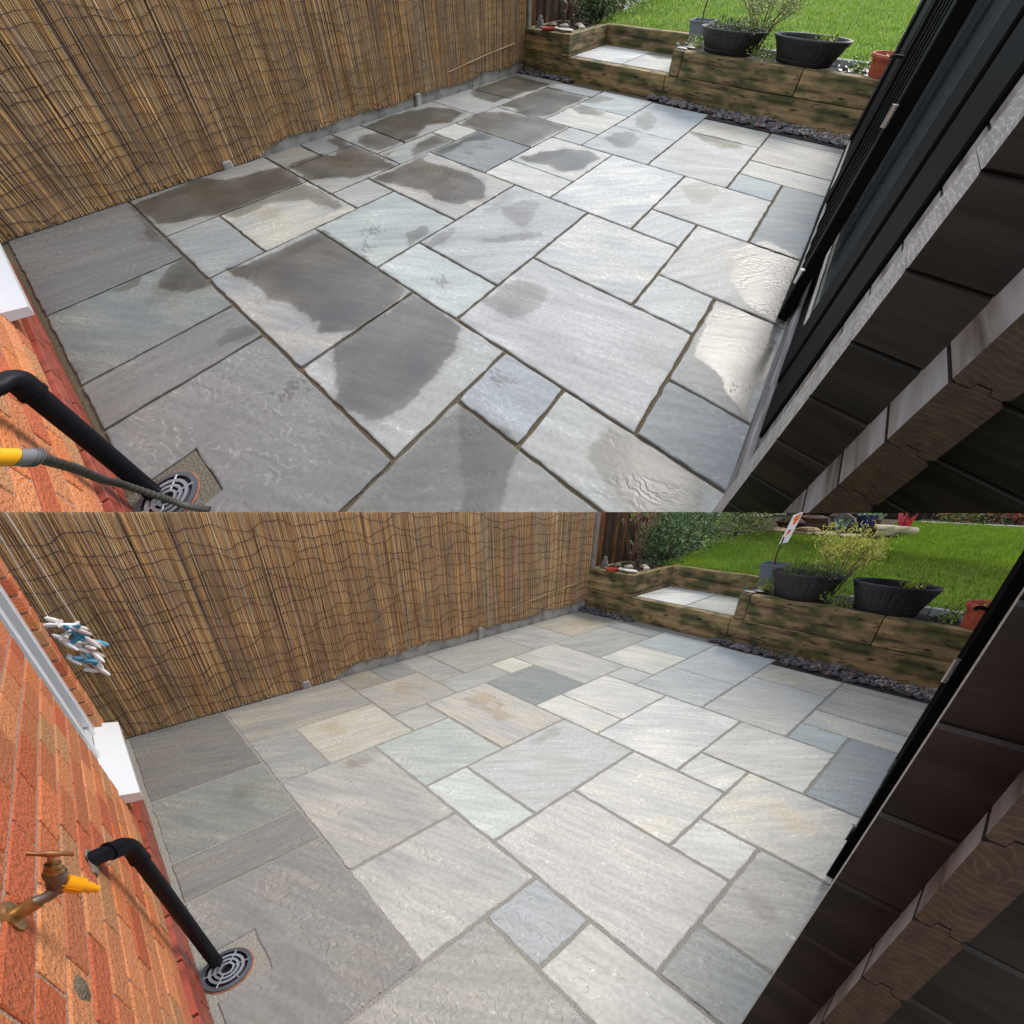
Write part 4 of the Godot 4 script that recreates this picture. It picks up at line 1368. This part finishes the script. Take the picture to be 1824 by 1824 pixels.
	for q in tips:
		for i in 34:
			leaf(m, q + Vector3(rng.randfn() * 0.035, rng.randfn() * 0.03, rng.randfn() * 0.035), Vector3(rng.randfn(), 1.0 + rng.randfn(), rng.randfn()), 0.03, 0.009, vary(s(216, 212, 110) if not WET else s(156, 162, 108), 0.2))
	part(sh, "foliage", m, M["leaf"], [], "stuff")
	for e in [[8.82, 14.92, 0.16, "between the two black tubs"], [6.75, 15.35, 0.14, "left of the thyme tub"], [11.35, 15.3, 0.1, "beside the terracotta pot"]]:
		var pl := thing("sedum_plant", "small bright green leafy plant " + e[3] + ", " + place, "plant", g3(e[0], e[1], 0.48), "small green plants in the planting strip")
		bush(pl, g3(e[0], e[1], 0.5), Vector3(e[2], 0.1, e[2]), 260, 0.022, 0.014, [s(136, 160, 62), s(104, 136, 54), s(164, 180, 88)], 0.7)
	var gv := MB.new()
	for i in 90:
		chip(gv, g3(rng.randf_range(10.9, 12.4), rng.randf_range(15.0, 16.0), 0.452), rng.randf_range(0.015, 0.03), vary(s(86, 80, 82), 0.3))
	single("dark_gravel", "dark gravel between sleeper and edging behind the " + place, "gravel", gv, M["slate"], g3(11.5, 15.5, 0.45), "", "stuff")
	# hand tools left on the sleeper end
	for e in [[6.12, 14.75, 0.0], [6.3, 15.05, 0.1]]:
		var tl := thing("hand_trowel", "small hand trowel lying on the sleeper end, " + ("nearer the step" if e[2] == 0.0 else "nearer the grey pot") + ", " + place, "trowel", g3(e[0], e[1], 0.49), "hand tools on the sleeper")
		m = MB.new()
		tube(m, [g3(e[0] - 0.1, e[1] + 0.25, 0.505), g3(e[0] + 0.05, e[1] + 0.1, 0.502)], [0.013, 0.011], 10, s(62, 92, 66) if e[2] == 0.0 else s(72, 78, 70))
		part(tl, "handle", m, M["plastic"])
		m = MB.new()
		tube(m, [g3(e[0] + 0.05, e[1] + 0.1, 0.502), g3(e[0] + 0.12, e[1] + 0.02, 0.496)], 0.004, 8, s(150, 152, 156))
		rock(m, g3(e[0] + 0.22, e[1] - 0.1, 0.494), Vector3(0.1, 0.012, 0.06), s(168, 170, 174), 0.05, 4, 10)
		part(tl, "blade", m, M["metal"])

func make_bed() -> void:
	rng.seed = 81
	# stones, shells and a saucer at the edge of the raised bed
	var st := thing("stacked_stone", "knobbly grey stone cone at the fence end of the raised bed, " + place, "stone", g3(0.1, 15.1, 0.45))
	var m := MB.new()
	for i in 26:
		var f := i / 26.0
		var q := i * 2.4
		rock(m, g3(0.1, 15.1, 0.455) + Vector3(cos(q) * 0.05 * (1.0 - f), f * 0.14, sin(q) * 0.05 * (1.0 - f)), Vector3.ONE * rng.randf_range(0.03, 0.045), vary(s(150, 146, 138), 0.2), 0.3, 4, 6)
	part(st, "stone", m, M["stone"])
	var sc := thing("terracotta_saucer", "little terracotta saucer on the raised bed sleeper, " + place, "saucer", g3(0.85, 14.62, 0.48))
	m = MB.new()
	lathe(m, g3(0.85, 14.6, 0.481), [[0.0, 0.0], [0.062, 0.0], [0.078, 0.032], [0.07, 0.033], [0.058, 0.012], [0.0, 0.012]], 24, s(196, 84, 58))
	part(sc, "dish", m, M["terracotta"])
	var spots := [[0.55, 15.3, 0.12, 0.1, "olive brown stone behind the saucer", s(120, 110, 84)], [1.0, 15.7, 0.12, 0.1, "dark flint behind the saucer", s(96, 84, 70)], [1.25, 15.15, 0.13, 0.09, "pale knobbly stone in the middle of the raised bed", s(190, 184, 160)], [1.6, 14.75, 0.16, 0.035, "long white shell on the corner of the raised bed", s(232, 226, 212)], [1.2, 14.72, 0.07, 0.04, "small white shell beside the saucer", s(226, 218, 206)], [1.75, 15.7, 0.1, 0.06, "cream stone near the step side of the raised bed", s(206, 196, 172)], [1.35, 16.1, 0.11, 0.07, "buff stone at the back of the raised bed", s(176, 160, 132)]]
	for e in spots:
		var r := thing("bed_stone", e[4] + ", " + place, "stone", g3(e[0], e[1], 0.46))
		m = MB.new()
		rock(m, g3(e[0], e[1], (0.495 if e[1] < 14.8 else 0.47) + e[3] * 0.3), Vector3(e[2], e[3], e[2] * 0.75), e[5], 0.3, 7, 10)
		part(r, "stone", m, M["stone"])
	# bare twiggy shrub against the dark fence
	var sh := thing("twiggy_shrub", "bare reddish shrub in the raised bed against the dark fence, " + place, "shrub", g3(0.7, 16.2, 0.45))
	var tips := twigs(sh, g3(0.75, 16.2, 0.44), Vector3(0.32, 0.85, 0.3), 15, 0.006, s(124, 88, 70))
	m = MB.new()
	for q in tips:
		for i in 6:
			leaf(m, q + Vector3(rng.randfn(), rng.randfn(), rng.randfn()) * 0.02, Vector3(rng.randfn(), 1, rng.randfn()), 0.05, 0.014, vary(s(122, 132, 72), 0.3) if rng.randf() < 0.85 else s(196, 92, 150))
	part(sh, "foliage", m, M["leaf"], [], "stuff")
	var low := thing("ground_twigs", "tangle of dry stems on the soil of the raised bed, " + place, "twigs", g3(1.3, 16.8, 0.45))
	for i in 16:
		m = MB.new()
		var p := g3(rng.randf_range(0.3, 1.6), rng.randf_range(15.2, 17.3), rng.randf_range(0.455, 0.52))
		tube(m, [p, p + Vector3(rng.randf_range(-0.1, 0.1), 0.03, rng.randf_range(-0.1, 0.1)), p + Vector3(rng.randf_range(-0.2, 0.2), 0.0, rng.randf_range(-0.2, 0.2))], 0.004, 5, vary(s(120, 98, 78), 0.2), false)
		part(low, "stem", m, M["bark"])
	# evergreen shrubs by the lawn
	var green := [s(88, 112, 78), s(110, 134, 96), s(72, 96, 60), s(132, 152, 112)]
	var spots2 := [[1.1, 18.3, 1.15, 0.62, "silvery green shrub next to the raised bed"]]
	if not WET:
		spots2 += [[0.5, 20.6, 1.4, 0.85, "dense green shrub behind the silvery one"], [-0.4, 24.0, 2.0, 1.0, "wide green shrub at the edge of the lawn"], [-0.6, 29.0, 2.4, 1.0, "yellow green conifer next to the rockery"]]
	else:
		spots2 += [[0.3, 21.0, 1.6, 0.9, "dense green shrub behind the silvery one"], [-0.8, 26.0, 2.2, 1.0, "wide green shrub at the edge of the lawn"]]
	for e in spots2:
		var b := thing("leafy_shrub", e[4] + ", " + place, "shrub", g3(e[0], e[1], 0.45))
		twigs(b, g3(e[0], e[1], 0.44), Vector3(e[2] * 0.2, e[3], e[2] * 0.2), 6, 0.01, s(96, 76, 58))
		var pal: Array = green if e[2] < 2.3 else [s(142, 156, 74), s(112, 134, 62), s(170, 176, 96)]
		bush(b, g3(e[0], e[1], 0.45 + e[3] * 0.42), Vector3(e[2] * 0.36, e[3] * 0.95, e[2] * 0.36), 2600, 0.055 if e[2] < 2.3 else 0.07, 0.02, pal, 0.4)

func make_rockery() -> void:
	rng.seed = 91
	var soil := structure("rockery_soil", g3(2.5, 38, 0.47), "gravelly soil of the rockery at the far end of the lawn")
	var m := MB.new()
	flat(m, [Vector2(-6, 33.0), Vector2(1.5, 33.0), Vector2(4.0, 33.8), Vector2(6.3, 36.0), Vector2(6.6, 40), Vector2(5.5, 52), Vector2(-6, 52)], 0.47, s(104, 88, 70))
	part(soil, "soil", m, M["soil"])
	var rocks := [[0.2, 34.0, 0.5, 0.1, s(176, 148, 112), "flat tan rockery stone nearest the conifer"], [1.8, 34.4, 0.55, 0.12, s(186, 160, 124), "flat buff stone in the rockery"], [3.0, 34.0, 0.35, 0.1, s(206, 190, 164), "pale round stone at the front of the rockery"], [4.2, 34.8, 0.4, 0.06, s(212, 196, 170), "pale flat slab before the blue pot"], [1.2, 37.5, 0.7, 0.3, s(112, 84, 68), "big brown stone at the back of the rockery"], [2.6, 38.6, 0.6, 0.34, s(126, 116, 100), "mossy grey stone behind the agave"], [0.0, 37.0, 0.6, 0.26, s(96, 72, 60), "dark brown stone behind the tan ones"], [3.9, 39.5, 0.5, 0.28, s(104, 82, 70), "dark stone behind the blue pot"], [1.3, 35.6, 0.16, 0.1, s(92, 92, 112), "small blue grey cobble in the rockery"]]
	for e in rocks:
		var r := thing("rockery_stone", e[5], "stone", g3(e[0], e[1], 0.47))
		m = MB.new()
		rock(m, g3(e[0], e[1], 0.47 + e[3] * 0.42), Vector3(e[2], e[3], e[2] * 0.7), e[4], 0.3, 7, 10)
		part(r, "stone", m, M["stone"])
	var lg := thing("white_log", "pale split log lying at the end of the rockery", "log", g3(5.9, 36.0, 0.47))
	m = MB.new()
	tube(m, [g3(5.1, 35.4, 0.57), g3(5.8, 36.2, 0.57), g3(6.9, 37.8, 0.55)], [0.11, 0.1, 0.07], 14, s(206, 198, 176), false)
	part(lg, "bark", m, M["grey_wood"])
	m = MB.new()
	tube(m, [g3(5.09, 35.39, 0.57), g3(5.1, 35.4, 0.57)], 0.107, 14, s(146, 110, 80))
	part(lg, "cut_end", m, M["end_grain"])
	var bp := thing("blue_pot", "dark blue glazed pot with a pale succulent in the rockery", "pot", g3(4.4, 36.4, 0.47))
	m = MB.new()
	lathe(m, g3(4.4, 36.4, 0.5), [[0.0, 0.0], [0.13, 0.0], [0.17, 0.27], [0.19, 0.275], [0.19, 0.3], [0.165, 0.3], [0.15, 0.2], [0.0, 0.2]], 4, s(30, 44, 112), 1, 1, 0, true, PI / 4 + 0.5)
	part(bp, "glazed_body", m, M["glaze"])
	var su := thing("succulent", "pale grey green succulent growing in the blue pot", "plant", g3(4.4, 36.4, 0.77))
	bush(su, g3(4.4, 36.4, 0.86), Vector3(0.28, 0.17, 0.28), 420, 0.05, 0.026, [s(176, 194, 170), s(150, 172, 150)], 0.7)
	var ag := thing("agave", "blue grey agave with pointed leaves in the rockery", "plant", g3(3.3, 35.6, 0.47))
	for i in 14:
		m = MB.new()
		var q := i * 2.4
		leaf(m, g3(3.3, 35.6, 0.48), Vector3(cos(q) * 0.5, 1.0, sin(q) * 0.5), rng.randf_range(0.26, 0.4), 0.05, vary(s(140, 168, 172), 0.12))
		part(ag, "blade", m, M["leaf"])
	var bm := thing("pink_cordyline", "bright pink spiky cordyline behind the white log", "plant", g3(6.2, 37.6, 0.47))
	for i in 11:
		m = MB.new()
		var q := i * 2.4
		leaf(m, g3(6.2, 37.6, 0.5), Vector3(cos(q) * 0.42, 1.0, sin(q) * 0.42), rng.randf_range(0.3, 0.5), 0.07, vary(s(222, 92, 118), 0.15))
		part(bm, "blade", m, M["leaf"])
	var ed := thing("stone_edging", "pale stone edging along the far end of the lawn", "edging", g3(9, 48.2, 0.5))
	for i in 8:
		m = MB.new()
		gbox(m, 5.6 + i * 1.2, 5.6 + i * 1.2 + 1.17, 48.0, 48.6, 0.4, 0.53, 0.01, vary(s(190, 184, 172), 0.08), 0, Vector2(i * 0.7, 0))
		part(ed, "edging_stone", m, M["concrete"])
	var bs := structure("border_soil", g3(9, 50, 0.48), "dark border soil behind the far edging")
	m = MB.new()
	flat(m, [Vector2(5, 48.5), Vector2(18, 48.5), Vector2(18, 54), Vector2(5, 54)], 0.485, s(70, 54, 46))
	part(bs, "soil", m, M["soil"])
	for e in [[7.3, 50.0, "variegated green shrub in the far border, left of the red ones", 0], [9.0, 50.2, "dark green shrub in the middle of the far border", 1], [10.9, 49.9, "red leaved shrub in the far border", 2], [12.6, 50.2, "second red leaved shrub, nearer the cabin in the far border", 2]]:
		var b := thing("border_shrub", e[2], "shrub", g3(e[0], e[1], 0.48))
		twigs(b, g3(e[0], e[1], 0.47), Vector3(0.2, 0.6, 0.2), 5, 0.012, s(96, 70, 56))
		var pal: Array = [[s(150, 150, 100), s(112, 122, 74), s(170, 110, 84)], [s(70, 84, 52), s(92, 104, 62)], [s(178, 62, 62), s(150, 56, 52), s(110, 112, 76), s(196, 110, 96)]][e[3]]
		bush(b, g3(e[0], e[1], 0.85), Vector3(0.6, 0.6, 0.5), 1500, 0.08, 0.03, pal, 0.3)
	var fn := thing("back_fence", "dark brown board fence across the far end of the garden", "fence", g3(6, 54, 0.4))
	for i in 46:
		m = MB.new()
		gbox(m, -6.0 + i * 0.55, -6.0 + i * 0.55 + 0.53, 53.8, 53.9 + 0.06 * (i % 2), 0.3, 2.4, 0.004, vary(s(74, 54, 46), 0.2), 1, Vector2(i * 0.3, 0))
		part(fn, "board", m, M["bark"])

func make_garland() -> void:
	rng.seed = 101
	var t := thing("driftwood_garland", "hanging garland of white and blue wooden charms by the window", "garland", g3(0.4, -1.7, 0.45))
	var strings := [[g3(0.4, -1.97, 0.79), g3(0.4, -1.935, 1.4)], [g3(0.4, -1.64, 0.73), g3(0.4, -1.74, 1.4)]]
	for e in strings:
		var m := MB.new()
		tube(m, e, 0.0022, 6, s(226, 220, 212))
		part(t, "string", m, M["card"])
	var pal := [s(236, 236, 236), s(92, 168, 196), s(196, 192, 190), s(240, 240, 240), s(64, 140, 176)]
	for i in 44:
		var f := i / 43.0
		var c0: Vector3 = g3(0.42, -1.95, 0.79).lerp(g3(0.42, -1.78, 0.5), f)
		var c := c0 + Vector3(rng.randf_range(-0.015, 0.02), rng.randf_range(-0.02, 0.02), rng.randf_range(-0.03, 0.075) * (0.6 + sin(f * PI)))
		var m := MB.new()
		var d := Vector3(rng.randf_range(-0.6, 0.6), rng.randf_range(-0.9, 0.5) - f * 0.8, rng.randf_range(0.1, 1.0)).normalized()
		var l := rng.randf_range(0.024, 0.046)
		var col: Color = vary(pal[rng.randi() % pal.size()], 0.06)
		tube(m, [c - d * l, c - d * l * 0.75, c, c + d * l * 0.7, c + d * l], [0.004, 0.011, 0.013, 0.010, 0.004], 8, col)
		part(t, "charm", m, M["card"])

# ---------- everything ----------
func _ready() -> void:
	var cam := Camera3D.new()
	cam.name = "camera"
	cam.near = 0.05
	cam.far = 800.0
	cam.projection = Camera3D.PROJECTION_FRUSTUM
	cam.size = 2.0 * cam.near * 912.0 / 710.0
	cam.frustum_offset = Vector2(0, cam.near * 100.0 / 710.0)
	cam.transform = Transform3D(Basis(Vector3(0.99998665, -0.00516777, 0), Vector3(0.00503585, 0.97445859, -0.2245108), Vector3(0.00116022, 0.2245078, 0.9744716)), EYE)
	add_child(cam)
	cam.current = true
	var env := Environment.new()
	env.background_mode = Environment.BG_SKY
	var skym := ProceduralSkyMaterial.new()
	skym.sky_top_color = Color(0.80, 0.85, 0.93)
	skym.sky_horizon_color = Color(0.88, 0.90, 0.93)
	skym.sky_curve = 0.2
	skym.ground_bottom_color = Color(0.34, 0.34, 0.30)
	skym.ground_horizon_color = Color(0.60, 0.60, 0.58)
	skym.sun_angle_max = 40.0
	var sky := Sky.new()
	sky.sky_material = skym
	env.sky = sky
	env.background_energy_multiplier = 0.85
	env.tonemap_mode = Environment.TONE_MAPPER_LINEAR
	env.tonemap_exposure = 1.98
	env.sdfgi_enabled = true
	env.ssao_enabled = true
	env.ssil_enabled = true
	var we := WorldEnvironment.new()
	we.name = "world_environment"
	we.environment = env
	add_child(we)
	var sun := DirectionalLight3D.new()
	sun.name = "sun"
	sun.light_energy = 0.5
	sun.light_angular_distance = 20.0
	sun.light_color = Color(1.0, 0.98, 0.95)
	sun.shadow_enabled = true
	add_child(sun)
	sun.look_at_from_position(Vector3(4.6, 8.7, -0.7), Vector3.ZERO)

	noiseA = noise_image(1024, 1024, 0.009, 101, 5, FastNoiseLite.TYPE_SIMPLEX_SMOOTH, true).get_data()
	noiseB = noise_image(1024, 1024, 0.11, 102, 3, FastNoiseLite.TYPE_SIMPLEX_SMOOTH, true).get_data()
	noiseC = noise_image(1024, 1024, 0.006, 103, 5, FastNoiseLite.TYPE_SIMPLEX_SMOOTH, true).get_data()
	make_textures()
	k = 1
	var land := MeshInstance3D.new()
	land.name = "ground"
	var pm := PlaneMesh.new()
	pm.size = Vector2(1200, 1200)
	land.mesh = pm
	land.position = Vector3(0, -0.12, 0)
	make_materials()
	var lm := StandardMaterial3D.new()
	lm.resource_name = "land"
	lm.albedo_color = Color(0.42, 0.42, 0.34)
	lm.roughness = 1.0
	land.material_override = lm
	land.set_meta("kind", "structure")
	add_child(land)
	for which in [1, 0]:
		k = which
		WET = which == 0
		place = "upper wet patio" if WET else "lower dry patio"
		relief = 9.0 if WET else 1.0
		make_materials()
		make_patio()
		make_fence()
		make_sleepers()
		make_house()
		make_cabin()
		make_lawn()
		make_slate()
		make_pots()
		make_bed()
		if WET:
			make_hose()
		else:
			make_tap()
			make_rockery()
			make_garland()
